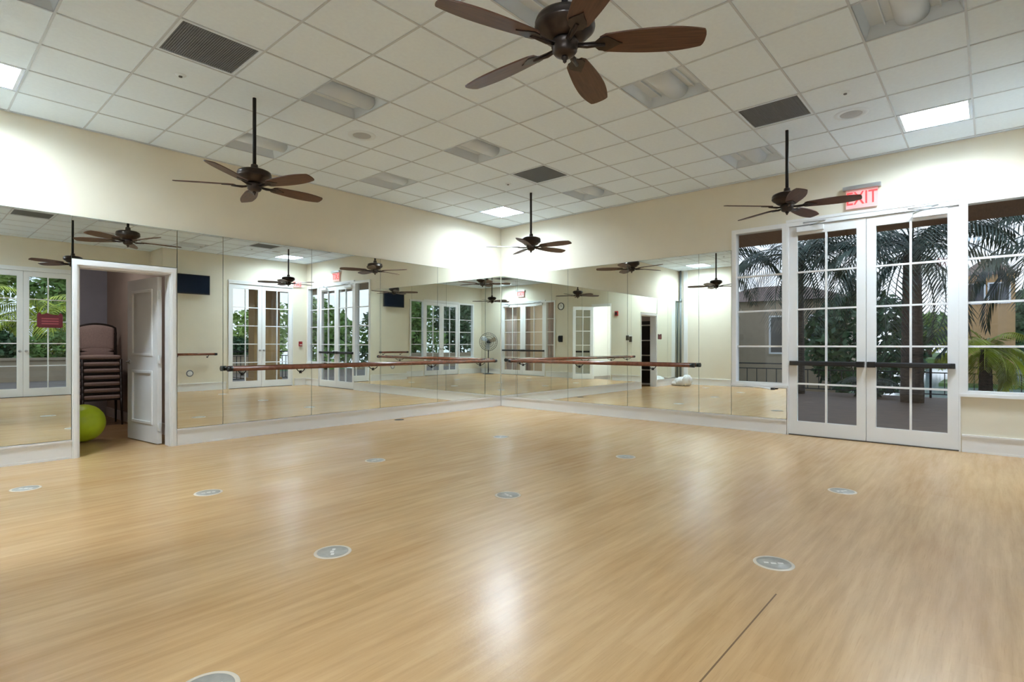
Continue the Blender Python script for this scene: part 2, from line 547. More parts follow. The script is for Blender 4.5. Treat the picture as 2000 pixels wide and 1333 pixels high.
# side wall C
win(SW, 4.88, 5.36, 0.655, 2.855, 4)
door_frame(SW, 5.36, 7.60)
door_leaf(SW, 5.378, 6.476, True, closer=True, width_stile=0.13)
door_leaf(SW, 6.482, 7.582, False, closer=True, width_stile=0.13)
# glazed leaf standing open in the doorway of the side wall
door_frame(SW, 2.50, 3.27, z1=2.60, threshold=False)
door_leaf(SW, 2.52, 3.25, False, bar=True, rot=(3.25, R(-128)), z1=2.54)

# ------------------------------------------------------------------ closet
CX0, CX1, CY = 5.58, 7.32, -4.05
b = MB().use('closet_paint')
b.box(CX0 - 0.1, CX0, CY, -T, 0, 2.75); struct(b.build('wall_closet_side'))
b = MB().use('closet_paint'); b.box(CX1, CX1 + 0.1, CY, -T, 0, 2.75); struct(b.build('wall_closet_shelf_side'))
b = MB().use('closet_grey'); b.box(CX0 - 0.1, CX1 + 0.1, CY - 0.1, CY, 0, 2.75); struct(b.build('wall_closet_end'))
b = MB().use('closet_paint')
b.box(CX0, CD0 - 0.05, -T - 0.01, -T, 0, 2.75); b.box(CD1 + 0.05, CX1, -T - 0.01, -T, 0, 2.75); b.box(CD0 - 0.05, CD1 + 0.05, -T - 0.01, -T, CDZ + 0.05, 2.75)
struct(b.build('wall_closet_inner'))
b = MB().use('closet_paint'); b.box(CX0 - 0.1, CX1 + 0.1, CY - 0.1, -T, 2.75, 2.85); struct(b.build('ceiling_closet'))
b = MB().use('trim_white')
b.box(CX0, CX0 + 0.016, CY, -T - 0.01, 0, 0.13); b.box(CX0, CX0 + 0.024, CY, -T - 0.01, 0.13, 0.15)
struct(b.build('baseboard_closet'))
# casing and jamb
NTRIM[0] += 1
b = MB().use('trim_white')
for a0, a1 in ((CD0 - 0.060, CD0), (CD1, CD1 + 0.056)):
    b.box(a0, a1, 0, 0.022, 0, CDZ)
    b.box(a0 + 0.012, a1 - 0.012, 0.022, 0.030, 0, CDZ + 0.012)
b.box(CD0 - 0.060, CD1 + 0.056, 0, 0.022, CDZ, CDZ + 0.07); b.box(CD0 - 0.048, CD1 + 0.044, 0.022, 0.030, CDZ + 0.012, CDZ + 0.058)
b.box(CD0, CD0 + 0.014, -T - 0.01, 0, 0, CDZ); b.box(CD1 - 0.014, CD1, -T - 0.01, 0, 0, CDZ); b.box(CD0, CD1, -T - 0.01, 0, CDZ - 0.014, CDZ)
struct(b.build('trim_%d' % NTRIM[0]))
# panelled leaf, hinge at closet-side corner, swung inward past square
NDOOR[0] += 1
d = empty('door_%d' % NDOOR[0], (CD0 + 0.040, -T - 0.058, 0.012), R(-83)); struct(d)
DW, DH, DT = 0.845, 2.02, 0.040
# local x along the leaf, local +y is the visible face
b = MB().use('trim_white')
px = [(0.13, DW - 0.13)]
rows_ = [(0.22, 0.88), (1.06, DH - 0.14)]
b.box(0, DW, 0, DT - 0.012, 0, DH)
b.box(0, 0.13, DT - 0.012, DT, 0, DH); b.box(DW - 0.13, DW, DT - 0.012, DT, 0, DH)
for z0, z1 in ((0, 0.22), (0.88, 1.06), (DH - 0.14, DH)): b.box(0.13, DW - 0.13, DT - 0.012, DT, z0, z1)
b.box(0, 0.13, -0.008, 0, 0, DH); b.box(DW - 0.13, DW, -0.008, 0, 0, DH)
for z0, z1 in ((0, 0.22), (0.88, 1.06), (DH - 0.14, DH)): b.box(0.13, DW - 0.13, -0.008, 0, z0, z1)
b.build('door_panel', None, d)
for z0, z1 in rows_:
    b = MB().use('trim_white')
    a0, a1 = px[0]; w = 0.035
    for q in ((a0, a0 + w, z0, z1), (a1 - w, a1, z0, z1), (a0 + w, a1 - w, z0, z0 + w), (a0 + w, a1 - w, z1 - w, z1)):
        b.box(q[0], q[1], DT - 0.012, DT + 0.012, q[2], q[3])
    b.build('panel_moulding', None, d, bevel=0.006)
for zz in (0.20, 1.02, 1.80):
    b = MB().use('white_plastic')
    b.tube([(-0.012, DT - 0.01, zz - 0.05), (-0.012, DT - 0.01, zz + 0.05)], 0.009, 10)
    b.box(-0.050, 0.001, DT - 0.014, DT - 0.008, zz - 0.05, zz + 0.05)
    b.box(0.0, 0.03, DT, DT + 0.003, zz - 0.05, zz + 0.05)
    b.build('hinge', None, d)
for sgn in (1, -1):
    b = MB().use('steel')
    y0 = DT if sgn > 0 else -0.008
    Mh = Matrix.Translation((DW - 0.065, y0, 0.98)) @ Matrix.Rotation(-PI / 2 * sgn, 4, 'X')
    b.lathe([(0.001, 0), (0.030, 0), (0.030, 0.008), (0.011, 0.011), (0.011, 0.040), (0.001, 0.042)], 16, Mh)
    b.tube([(DW - 0.065, y0 + 0.035 * sgn, 0.98), (DW - 0.13, y0 + 0.042 * sgn, 0.982), (DW - 0.17, y0 + 0.036 * sgn, 0.978)], 0.009, 8)
    b.build('handle', None, d)
b = MB().use('dark_cover'); b.tube([(DW - 0.06, -0.02, -0.011), (DW - 0.06, -0.02, 0.06)], 0.012, 8); b.build('door_stop', None, d)

# shelf unit inside the closet
s = empty('shelf_unit', (7.14, -0.95, 0))
tag(s, 'tall shelf unit with pale boards and dark back inside the closet, seen in the mirror', 'shelf')
b = MB().use('shelf_dark'); b.box(0.155, 0.175, -0.72, 0.72, 0, 1.95); b.build('back_panel', None, s)
for yy in (-0.72, 0.70):
    b = MB().use('shelf_dark'); b.box(-0.17, 0.155, yy, yy + 0.02, 0, 1.95); b.build('side_panel', None, s)
for zz in (0.05, 0.48, 0.92, 1.37, 1.83):
    b = MB().use('shelf_white'); b.box(-0.17, 0.155, -0.70, 0.70, zz - 0.028, zz); b.build('shelf_board', None, s)

o = empty('closet_fill_light', (6.5, -2.2, 2.75))  # invented lamp, out of view, added to brighten the dark closet
b = MB().use('white_plastic'); b.lathe([(0.14, 0.0), (0.14, -0.02), (0.12, -0.03)], 28); b.build('rim', None, o)
b = MB().use('closet_fill_glow'); b.lathe([(0.12, -0.028), (0.10, -0.055), (0.05, -0.072), (0.001, -0.076)], 28); b.build('globe', None, o)
tag(o, 'added round fill light on the closet ceiling, unseen above the doorway', 'light')
# exercise ball
r = 0.232
o = empty('exercise_ball', (6.435, -1.17, 0))
tag(o, 'lime green inflated exercise ball on the closet floor just inside the doorway', 'ball')
b = MB().use('ball_green')
prof = []
for k in range(65):
    a = PI * k / 64
    rr = r + 0.0016 * math.cos(20 * a) * math.sin(a)
    prof.append((max(1e-4, rr * math.sin(a)), -rr * math.cos(a)))
b.lathe(prof, 48, Matrix.Translation((0, 0, r)) @ Matrix.Rotation(R(70), 4, 'X') @ Matrix.Rotation(R(20), 4, 'Y'))
b.build('ball_skin', None, o)
b = MB().use('ball_valve'); Mv = Matrix.Translation((0, 0, r)) @ Matrix.Rotation(R(70), 4, 'X') @ Matrix.Rotation(R(20), 4, 'Y')
b.lathe([(0.001, r + 0.004), (0.010, r + 0.003), (0.013, r - 0.003)], 12, Mv); b.build('valve', None, o)


# stack of chairs -------------------------------------------------------
def bent_panel(b, w, z0, z1, y0, y1, th, arch, nx=14, nz=8, waist=0.0):
    """upholstered back panel, faces +y; leaning from (z0,y0) to (z1,y1) with arched top"""
    i = len(b.v); 
    for side in (1, -1):
        for jz in range(nz + 1):
            for ix in range(nx + 1):
                s_ = ix / nx * 2 - 1; t_ = jz / nz
                top = z1 + arch * (math.cos(s_ * PI / 2) ** 0.8 if abs(s_) < 1 else 0)
                ww = w * (1 - waist * (1 - t_) ** 1.2)
                puff = th * (1 - 0.75 * max(abs(s_) ** 6, abs(2 * t_ - 1) ** 6))
                b.v.append((s_ * ww / 2, y0 + (y1 - y0) * t_ + side * puff, z0 + (top - z0) * t_))
    W = nx + 1; n = W * (nz + 1)
    for jz in range(nz):
        for ix in range(nx):
            a = i + jz * W + ix
            b.face((a, a + W, a + W + 1, a + 1), True)
            a += n; b.face((a, a + 1, a + W + 1, a + W), True)
    edge = [k for k in range(nx + 1)] + [jz * W + nx for jz in range(1, nz + 1)] + [nz * W + k for k in range(nx - 1, -1, -1)] + [jz * W for jz in range(nz - 1, 0, -1)]
    for k in range(len(edge)):
        a, c = edge[k], edge[(k + 1) % len(edge)]
        b.face((i + a, i + c, i + n + c, i + n + a), True)


def make_chair():
    c = empty('stacking_chair')
    # seat cushion, rounded, front at +y
    b = MB().use('chair_fabric')
    poly = []
    for k in range(40):
        a = 2 * PI * k / 40
        ca, sa = math.cos(a), math.sin(a)
        x = 0.245 * math.copysign(abs(ca) ** 0.35, ca); y = 0.235 * math.copysign(abs(sa) ** 0.35, sa)
        x *= 0.94 + 0.06 * (y + 0.235) / 0.47
        poly.append((x, y))
    for j, (z, f) in enumerate(((0.405, 0.97), (0.412, 1.0), (0.442, 1.0), (0.456, 0.97), (0.462, 0.90), (0.466, 0.6), (0.467, 0.001))):
        base = len(b.v)
        for x, y in poly: b.v.append((x * f, y * f, z))
        if j:
            for k in range(40):
                b.face((base - 40 + k, base - 40 + (k + 1) % 40, base + (k + 1) % 40, base + k), True)
        else: b.face(tuple(reversed(range(40))))
    b.build('seat', None, c)
    b = MB().use('chair_frame')
    for x in (-0.225, 0.205): b.box(x, x + 0.02, -0.22, 0.215, 0.375, 0.405)
    b.box(-0.205, 0.205, 0.195, 0.215, 0.375, 0.405); b.box(-0.205, 0.205, -0.22, -0.20, 0.375, 0.405)
    b.build('seat_frame', None, c)
    for sx in (-1, 1):
        b = MB().use('chair_frame')
        b.tube([(sx * 0.232, 0.205, 0.40), (sx * 0.236, 0.212, 0.2), (sx * 0.240, 0.222, 0.0)], 0.016, 10, radii=[0.020, 0.016, 0.012])
        b.build('front_leg', None, c)
        b = MB().use('chair_frame')
        b.tube([(sx * 0.224, -0.215, 0.40), (sx * 0.228, -0.235, 0.2), (sx * 0.232, -0.265, 0.0)], 0.016, 10, radii=[0.020, 0.016, 0.012])
        b.build('rear_leg', None, c)
    b = MB().use('chair_frame')
    pts = [(-0.222, -0.215, 0.39), (-0.226, -0.240, 0.56), (-0.240, -0.275, 0.80), (-0.236, -0.288, 0.885)]
    for k in range(1, 12):
        s_ = -1 + 2 * k / 12
        pts.append((s_ * 0.232, -0.293 - 0.004 * (1 - abs(s_)), 0.895 + 0.050 * math.cos(s_ * PI / 2) ** 0.8))
    pts += [(-x, y, z) for x, y, z in reversed(pts[:4])]
    b.tube(pts, 0.017, 10)
    b.tube([(-0.222, -0.232, 0.52), (0.222, -0.232, 0.52)], 0.012, 8)
    b.build('back_frame', None, c)
    b = MB().use('chair_fabric')
    bent_panel(b, 0.445, 0.535, 0.885, -0.236, -0.287, 0.022, 0.048, waist=0.06)
    b.build('backrest', None, c)
    return c


ch0 = make_chair()
ORD = ['bottom chair of the stack, its dark legs on the closet floor', 'second chair from the bottom of the stack in the closet',
       'third chair from the bottom of the stack in the closet', 'middle chair of the seven stacked in the closet',
       'third chair from the top of the stack in the closet', 'second chair from the top of the stack in the closet',
       'topmost stacked chair, its arched upholstered back fully in view']
for k in range(7):
    c = ch0 if k == 0 else copy_tree(ch0)
    c.location = (5.93, -2.80 - 0.006 * k, 0.001 + 0.0985 * k); c.rotation_euler = (0, 0, R(-4))
    tag(c, 'mauve upholstered ' + ORD[k], 'chair', 'chairs stacked in the closet')


# ------------------------------------------------------------------ mirrors
MZ0, MZ1 = 0.20, 2.585


def mirror(fr, u0, u1, z0, z1, label, yaw=0.0, pitch=0.0):
    w = u1 - u0; h = z1 - z0
    o = empty('wall_mirror', fr.pt((u0 + u1) / 2, 0.018, z0))
    nn = Vector((fr.M[0][1], fr.M[1][1], 0)); xx = nn.cross(Vector((0, 0, 1)))
    B3 = Matrix(((xx.x, nn.x, 0), (xx.y, nn.y, 0), (0, 0, 1)))
    o.rotation_euler = (B3 @ Matrix.Rotation(R(yaw), 3, 'Z') @ Matrix.Rotation(R(pitch), 3, 'X')).to_euler()
    b = MB().use('mirror_edge'); g = 0.0016
    b.box(-w / 2 + g, w / 2 - g, -0.006, -0.0005, g, h - g); b.build('glass_edge', None, o)
    b = MB().use('mirror_silver'); b.box(-w / 2 + 0.003, w / 2 - 0.003, -0.0005, 0.0, 0.003, h - 0.003)
    b.build('silvered_face', None, o)
    tag(o, label, 'mirror', 'tall mirror panels on the studio walls')
    return o


LP = 0.19   # slight forward lean of the left row of panels
YL = {}
lm = [(0.0, 0.47, 'narrow wall mirror panel at the room corner, left wall'),
      (0.47, 1.67, 'wall mirror panel second from the corner on the left wall'),
      (1.67, 2.867, 'wall mirror panel third from the corner on the left wall'),
      (2.867, 4.035, 'left wall mirror panel reflecting the television-side corner and exit doors'),
      (4.035, 5.235, 'left wall mirror panel behind the outer end of the barre, reflecting white glass doors'),
      (5.235, 5.752, 'narrow mirror strip between closet door casing and barre end'),
      (6.749, 7.45, 'mirror panel on the far side of the closet door, reflecting the maroon notice'),
      (7.45, LX - 0.02, 'mirror panel at the pipe end of the left wall')]
for u0, u1, lb in lm:
    m_ = mirror(LW, max(u0, 0.03), u1, MZ0, MZ1, lb, YL.get(u0, 0.0), -LP)
mirror(LW, 5.753, 6.748, 2.13, MZ1, 'short mirror piece above the closet door casing', 0, -LP)
rm = [(0.0, 0.45, 'narrow wall mirror panel at the room corner, right wall'),
      (0.45, 1.65, 'wall mirror panel second from the corner on the right wall'),
      (1.65, 2.85, 'wall mirror panel third from the corner on the right wall'),
      (2.85, 4.05, 'right wall mirror panel behind the outer half of the barre'),
      (4.05, 4.53, 'narrow mirror strip beside the tall sidelight window')]
for u0, u1, lb in rm: mirror(RW, max(u0, 0.03), u1, MZ0, MZ1 - 0.01, lb, 0, 0)
mirror(RW, 4.53, 5.265, MZ0, 0.62, 'low mirror piece under the sidelight beside the exit doors')


# maroon notice fixed to the mirror beside the closet
o = empty('notice_sign', (6.925, 0.024, 1.46))
b = MB().use('maroon')
b.prism([(-0.115, -0.075), (0.115, -0.075), (0.115, -0.068), (0.128, -0.068), (0.128, 0.062), (0.105, 0.085), (0.085, 0.060), (0.055, 0.066), (0.03, 0.078), (0, 0.066),
         (-0.03, 0.060), (-0.085, 0.058), (-0.105, 0.082), (-0.128, 0.060), (-0.128, -0.068), (-0.115, -0.068)], 0, 0.008, Matrix.Rotation(PI / 2, 4, 'X') @ Matrix.Translation((0, 0, -0.008)))
b.build('plate', None, o)
b = MB().use('notice_print')
for zz in (0.018, -0.008, -0.034): b.box(-0.085, 0.085, 0.008, 0.0092, zz - 0.005, zz + 0.005)
b.build('print', None, o)
o.scale = (0.80, 1, 1); tag(o, 'small maroon notice with shaped top edge fixed to the mirror left of the closet', 'sign')

# ------------------------------------------------------------------ barres
def barre(fr, u0, u1, z, n, brackets, label):
    o = empty('ballet_barre', fr.pt((u0 + u1) / 2, n, z))
    q = lambda u, nn, zz: tuple(Vector(fr.pt(u, nn, zz)) - o.location)
    b = MB().use('barre_wood'); b.tube([q(u0 + 0.03, n, z), q(u1 - 0.03, n, z)], 0.030, 20); b.build('rail', None, o)
    for a, c in ((u0, u0 + 0.06), (u1 - 0.06, u1)):
        b = MB().use('black_plastic'); b.tube([q(a, n, z), q(c, n, z)], 0.0325, 20); b.build('end_cap', None, o)
    for u in brackets:
        b = MB().use('rod_black')
        b.tube([q(u, 0.026, z - 0.075), q(u, n * 0.6, z - 0.068), q(u, n, z - 0.04), q(u, n, z - 0.027)], 0.007, 8)
        b.box(u - 0.018, u + 0.018, 0.021, 0.027, z - 0.095, z - 0.055, Matrix.Translation(-o.location) @ fr.M)
        b.build('bracket', None, o)
    tag(o, label, 'barre', 'wooden barres on the walls')
    return o


barre(LW, 0.27, 5.22, 0.905, 0.13, [0.6, 1.8, 3.0, 4.2, 5.0], 'long reddish wooden barre with black end cap along the left mirrors')
barre(RW, 0.34, 4.03, 0.905, 0.13, [0.6, 1.9, 3.3], 'reddish wooden barre along the right mirrors, ending before the sidelight window')
barre(BA, 2.50, 3.66, 0.93, 0.12, [2.7, 3.4], 'short dark barre under the wall television, seen in the mirrors')

# ------------------------------------------------------------------ ceiling fans
FZ = 2.705


def blade_outline():
    pts = []
    L0, L1 = 0.172, 0.672
    n = 18
    up = []
    for k in range(n + 1):
        t = k / n
        x = L0 + (L1 - L0) * t
        w = 0.052 + 0.026 * math.sin(min(1, t / 0.62) * PI / 2) - (0.026 * max(0, (t - 0.62) / 0.38) ** 2)
        if t < 0.06: w *= 0.72 + 0.28 * math.sin(t / 0.06 * PI / 2)
        up.append((x, w))
    up.append((L1 + 0.008, 0.040)); up.append((L1 + 0.013, 0.018))
    return up + [(x, -w) for x, w in reversed(up)]


def make_fan():
    f = empty('ceiling_fan')
    b = MB().use('rod_black'); b.tube([(0, 0, 0.14), (0, 0, H + 0.004 - FZ)], 0.0165, 14); b.build('downrod', None, f)
    b = MB().use('bronze')
    b.lathe([(0.018, 0.205), (0.030, 0.200), (0.034, 0.165), (0.050, 0.152), (0.110, 0.146), (0.142, 0.132), (0.150, 0.112), (0.147, 0.095),
             (0.152, 0.090), (0.150, 0.080), (0.132, 0.062), (0.118, 0.055), (0.104, 0.038), (0.085, 0.026), (0.001, 0.024)], 40)
    b.build('motor_housing', None, f)
    b = MB().use('bronze')
    b.lathe([(0.001, 0.026), (0.062, 0.024), (0.070, 0.010), (0.066, -0.012), (0.058, -0.020), (0.062, -0.030), (0.050, -0.046), (0.030, -0.054), (0.001, -0.055)], 32)
    b.build('switch_housing', None, f)
    b = MB().use('bronze')
    b.lathe([(0.001, -0.052), (0.016, -0.055), (0.018, -0.066), (0.009, -0.075), (0.010, -0.082), (0.001, -0.090)], 16)
    b.build('finial', None, f)
    ol = blade_outline()
    for k in range(5):
        Rz = Matrix.Rotation(2 * PI * k / 5, 4, 'Z')
        Mb = Rz @ Matrix.Translation((0, 0, 0.004)) @ Matrix.Rotation(R(-13), 4, 'X')
        b = MB().use('blade_wood'); b.prism(ol, -0.004, 0.004, None)
        bl = b.build('blade', None, f); bl.matrix_local = Mb
        b = MB().use('bronze')
        b.prism([(0.055, -0.016), (0.105, -0.013), (0.150, -0.016), (0.170, -0.038), (0.205, -0.046), (0.235, -0.030), (0.262, -0.010), (0.285, 0), (0.262, 0.010),
                 (0.235, 0.030), (0.205, 0.046), (0.170, 0.038), (0.150, 0.016), (0.105, 0.013), (0.055, 0.016)], -0.010, -0.004)
        b.tube([(0.05, 0, -0.006), (0.11, 0, -0.016), (0.20, 0, -0.008)], 0.010, 8)
        b.build('blade_iron', None, bl)
    return f


fan0 = make_fan()
FANS = [((5.746, 2.129), 37.0, 'dark five-bladed ceiling fan hanging before the closet side of the left wall'),
        ((1.567, 2.067), 25.0, 'dark ceiling fan hanging near the mirrored room corner, smallest in view'),
        ((1.594, 5.678), 25.5, 'dark ceiling fan hanging in front of the EXIT sign over the double doors'),
        ((5.765, 5.735), 53.6, 'large brown ceiling fan overhead, cut off by the top of the photo')]
for k, ((x, y), a, lb) in enumerate(FANS):
    f = fan0 if k == 0 else copy_tree(fan0)
    f.location = (x, y, FZ); f.rotation_euler = (0, 0, R(a))
    tag(f, lb, 'ceiling fan', 'ceiling fans with wooden blades')


# ------------------------------------------------------------------ ceiling fixtures
def make_lit():
    o = empty('ceiling_light')
    b = MB().use('ceiling_white'); h = G / 2 - 0.010; w = 0.026
    for q in ((-h, -h + w, -h, h), (h - w, h, -h, h), (-h + w, h - w, -h, -h + w), (-h + w, h - w, h - w, h)): b.box(*q, -0.001, 0.125)
    b.build('frame', None, o)
    b = MB().use('light_diffuser'); b.box(-h + w, h - w, -h + w, h - w, 0.112, 0.122); b.build('diffuser', None, o)
    return o


def make_troffer():
    o = empty('ceiling_light'); h = G / 2 - 0.010; d = 0.085
    b = MB().use('troffer_white')
    # tray with sloping sides, open below
    i0 = [(-h, -h, 0.0), (h, -h, 0.0), (h, h, 0.0), (-h, h, 0.0)]
    i1 = [(-h + 0.03, -h + 0.03, d), (h - 0.03, -h + 0.03, d), (h - 0.03, h - 0.03, d), (-h + 0.03, h - 0.03, d)]
    for k in range(4):
        b.quad(i0[k], i0[(k + 1) % 4], i1[(k + 1) % 4], i1[k])
    b.quad(*i1)
    b.build('tray', None, o)
    b = MB().use('troffer_white')
    n = 12; w = 0.105; i = len(b.v)
    for x in (-h + 0.012, h - 0.012):
        for k in range(n + 1):
            a = PI * k / n
            b.v.append((x, -w * math.cos(a), d - 0.004 - 0.075 * math.sin(a)))
    for k in range(n): b.face((i + k, i + k + 1, i + n + 2 + k, i + n + 1 + k), True)
    b.face(tuple(i + k for k in range(n + 1))); b.face(tuple(i + n + 1 + k for k in reversed(range(n + 1))))
    b.build('basket', None, o)
    for s_ in (-1, 1):
        b = MB().use('ceiling_white'); b.box(-h + 0.02, h - 0.02, s_ * 0.165 - 0.004, s_ * 0.165 + 0.004, d - 0.02, d - 0.002); b.build('rib', None, o)
    return o


def make_vent():
    o = empty('return_vent'); h = G / 2 - 0.008; w = 0.020
    b = MB().use('ceiling_white')
    for q in ((-h, -h + w, -h, h), (h - w, h, -h, h), (-h + w, h - w, -h, -h + w), (-h + w, h - w, h - w, h)): b.box(*q, -0.002, 0.03)
    b.build('frame', None, o)
    b = MB().use('grille_grey'); g = h - w; n = 34
    for k in range(n):
        c = -g + 2 * g * (k + 0.5) / n
        b.box(c - 0.0035, c + 0.0035, -g, g, 0.004, 0.016); b.box(-g, g, c - 0.0035, c + 0.0035, 0.005, 0.015)
    b.build('grille', None, o)
    b = MB().use('vent_hole'); b.box(-g, g, -g, g, 0.06, 0.07); b.build('duct_back', None, o)
    return o


cell = lambda t: (gx(t[0]) + G / 2, gy(t[1]) + G / 2, H)
l0 = make_lit()
LITL = ['lit square ceiling panel over the mirrored room corner', 'lit square ceiling panel above the exit doors, near the right wall',
        'lit square ceiling panel at the left edge of the photo', 'lit square ceiling panel overhead by the side wall doors, seen in mirrors']
for k, t in enumerate(LIT):
    o = l0 if k == 0 else copy_tree(l0); o.location = cell(t); tag(o, LITL[k], 'light', 'lit ceiling panels')
t0 = make_troffer()
TL = ['unlit ceiling light one tile toward the middle from the largest grey vent', 'unlit ceiling light in the middle of the ceiling, between round speaker and corner vent',
      'unlit ceiling light behind the rod of the closet-side fan', 'unlit ceiling light beside a blade tip of the large overhead fan',
      'unlit ceiling light cut off by the top edge right of the overhead fan', 'unlit ceiling light left of the rod of the exit-door fan',
      'unlit ceiling light above the long left wall between fan and corner', 'unlit ceiling light right of the corner fan rod, near the right wall',
      'unlit ceiling light above the overhead fan', 'unlit ceiling light overhead by the alcove', 'unlit ceiling light over the side doorway', 'unlit ceiling light over the side wall doors']
for k, t in enumerate(TROF):
    o = t0 if k == 0 else copy_tree(t0); o.location = cell(t); tag(o, TL[k], 'light', 'unlit ceiling lights')
v0 = make_vent()
VL = ['large grey ceiling vent nearest the closet-side fan, upper left', 'grey diamond-looking ceiling vent just above the corner fan rod',
      'dark grey ceiling vent above the exit-door fan', 'grey ceiling vent by the alcove, seen only in the left mirror']
for k, t in enumerate(VENT):
    o = v0 if k == 0 else copy_tree(v0); o.location = cell(t); tag(o, VL[k], 'vent', 'return air vents in the ceiling')

SPK = [((4.56, 2.10), 'round grey ceiling speaker between the two lit-wall fans on the left'), ((1.62, 6.28), 'round grey ceiling speaker beside the lit panel over the exit doors')]
for k, ((x, y), lb) in enumerate(SPK):
    if k == 0:
        s0 = empty('ceiling_speaker')
        b = MB().use('ceiling_white'); b.lathe([(0.098, -0.002), (0.100, -0.006), (0.148, -0.004), (0.152, 0.0)], 40); b.build('bezel', None, s0)
        b = MB().use('speaker_grey'); b.lathe([(0.001, -0.012), (0.06, -0.009), (0.099, -0.002)], 40); b.build('grille', None, s0)
    o = s0 if k == 0 else copy_tree(s0); o.location = (x, y, H); tag(o, lb, 'speaker', 'round ceiling speakers')
SPR = [((6.36, 2.10), 'small sprinkler head below the largest grey vent'), ((2.20, 6.33), 'small sprinkler head beside the ceiling speaker over the exit doors'),
       ((2.15, 2.12), 'small sprinkler head next to the corner fan and vent')]
for k, ((x, y), lb) in enumerate(SPR):
    if k == 0:
        s1 = empty('sprinkler_head')
        b = MB().use('ceiling_white'); b.lathe([(0.012, -0.012), (0.030, -0.010), (0.042, -0.003), (0.044, 0.0)], 24); b.build('escutcheon', None, s1)
        b = MB().use('grille_grey'); b.lathe([(0.001, -0.022), (0.014, -0.020), (0.015, -0.010)], 16); b.build('deflector', None, s1)
    o = s1 if k == 0 else copy_tree(s1); o.location = (x, y, H); tag(o, lb, 'sprinkler', 'sprinkler heads in the ceiling')

# ------------------------------------------------------------------ floor discs
DISC = [((7.262, 1.265), 'round floor marker disc at the left edge, before the mirror beside the closet'),
        ((6.297, 2.552), 'round floor marker disc in front of the closet doorway'),
        ((4.671, 2.515), 'faint round floor marker disc farthest along the left mirrors but one'),
        ((2.728, 2.508), 'faint round floor marker disc nearest the mirrored corner'),
        ((6.304, 4.470), 'bluish round floor marker disc left of centre with white rim'),
        ((4.738, 4.434), 'round floor marker disc in the middle of the studio floor'),
        ((2.780, 4.384), 'faint round floor marker disc nearest the right mirrors'),
        ((4.785, 6.440), 'grey round floor marker disc beyond the open floor joint'),
        ((2.826, 6.418), 'pale ringed floor marker disc nearest the exit doors'),
        ((7.265, 5.285), 'round floor marker disc cut off by the bottom of the photo')]
for k, ((x, y), lb) in enumerate(DISC):
    if k == 0:
        d0 = empty('floor_marker')
        b = MB().use('disc_ring'); b.lathe([(0.088, 0.0022), (0.103, 0.0022), (0.105, 0.0)], 48); b.build('rim', None, d0)
        b = MB().use('disc_face'); b.lathe([(0.0005, 0.0018), (0.090, 0.0018), (0.091, 0.0)], 48); b.build('face', None, d0)
        b = MB().use('pale_print')
        for q in ((-0.05, -0.022, -0.012, 0.006), (-0.012, 0.016, -0.006, 0.014), (0.026, 0.05, -0.010, 0.008)):
            b.box(q[0], q[1], q[2], q[3], 0.0018, 0.0021)
        b.build('print', None, d0)
    o = d0 if k == 0 else copy_tree(d0)
    o.location = (x, y, 0.0004); o.rotation_euler = (0, 0, R(140 + 23 * k)); tag(o, lb, 'floor marker', 'round marker discs on the floor')
o = MB().use('dark_cover').lathe([(0.001, 0.006), (0.07, 0.006), (0.08, 0.0)], 24).build('floor_outlet', None, None, (2.60, 0.16, 0.0))
tag(o, 'small dark round floor plate at the foot of the left baseboard', 'floor plate')


# ------------------------------------------------------------------ signs and wall items
def text_mesh(body, size, M, material, depth=0.004):
    cu = bpy.data.curves.new('sign_text', 'FONT'); cu.body = body; cu.size = size; cu.align_x = 'CENTER'; cu.align_y = 'CENTER'; cu.extrude = depth
    to = bpy.data.objects.new('tmp_text', cu); COL.objects.link(to)
    dg = bpy.context.evaluated_depsgraph_get(); dg.update()
    me = bpy.data.meshes.new_from_object(to.evaluated_get(dg))
    bpy.data.objects.remove(to); bpy.data.curves.remove(cu)
    me.transform(M); me.materials.clear(); me.materials.append(MATS[material])
    return me


def exit_sign(fr, u, z, w, h, label, n=0.035, top=True):
    o = empty('exit_sign', fr.pt(u, 0, z))
    D = Matrix.Translation(-o.location) @ fr.M
    if top:
        b = MB().use('steel'); b.box(u - w / 2 - 0.03, u + w / 2 + 0.03, 0.0, 0.075, z + h / 2, z + h / 2 + 0.045, D); b.build('housing', None, o)
    b = MB().use('sign_glow'); b.box(u - w / 2, u + w / 2, n - 0.006, n + 0.004, z - h / 2, z + h / 2, D); b.build('panel', None, o)
    # readable from the room
    ru = Vector((fr.M[0][0], fr.M[1][0], 0)); rn = Vector((fr.M[0][1], fr.M[1][1], 0))
    right = rn.cross(Vector((0, 0, 1))) * -1
    c = Vector(fr.pt(u, n + 0.006, z)) - o.location
    M = Matrix(((right.x, 0, rn.x, c.x), (right.y, 0, rn.y, c.y), (0, 1, 0, c.z), (0, 0, 0, 1)))
    me = text_mesh('EXIT', h * 0.98, M @ Matrix.Diagonal((w * 0.80 / (h * 1.62), 1, 1, 1)), 'sign_red')
    t = bpy.data.objects.new('lettering', me); COL.objects.link(t); t.parent = o
    tag(o, label, 'exit sign', 'EXIT signs')
    return o


exit_sign(RW, 6.13, 3.035, 0.34, 0.235, 'glowing red EXIT sign on the right wall above the black-barred double doors')
exit_sign(SW, 6.55, 3.17, 0.34, 0.22, 'red EXIT sign above the curtained double doors, seen in the corner mirrors')
exit_sign(BA, 0.30, 2.92, 0.24, 0.17, 'red EXIT sign beside the white glass doors, seen in the left mirror', top=False)

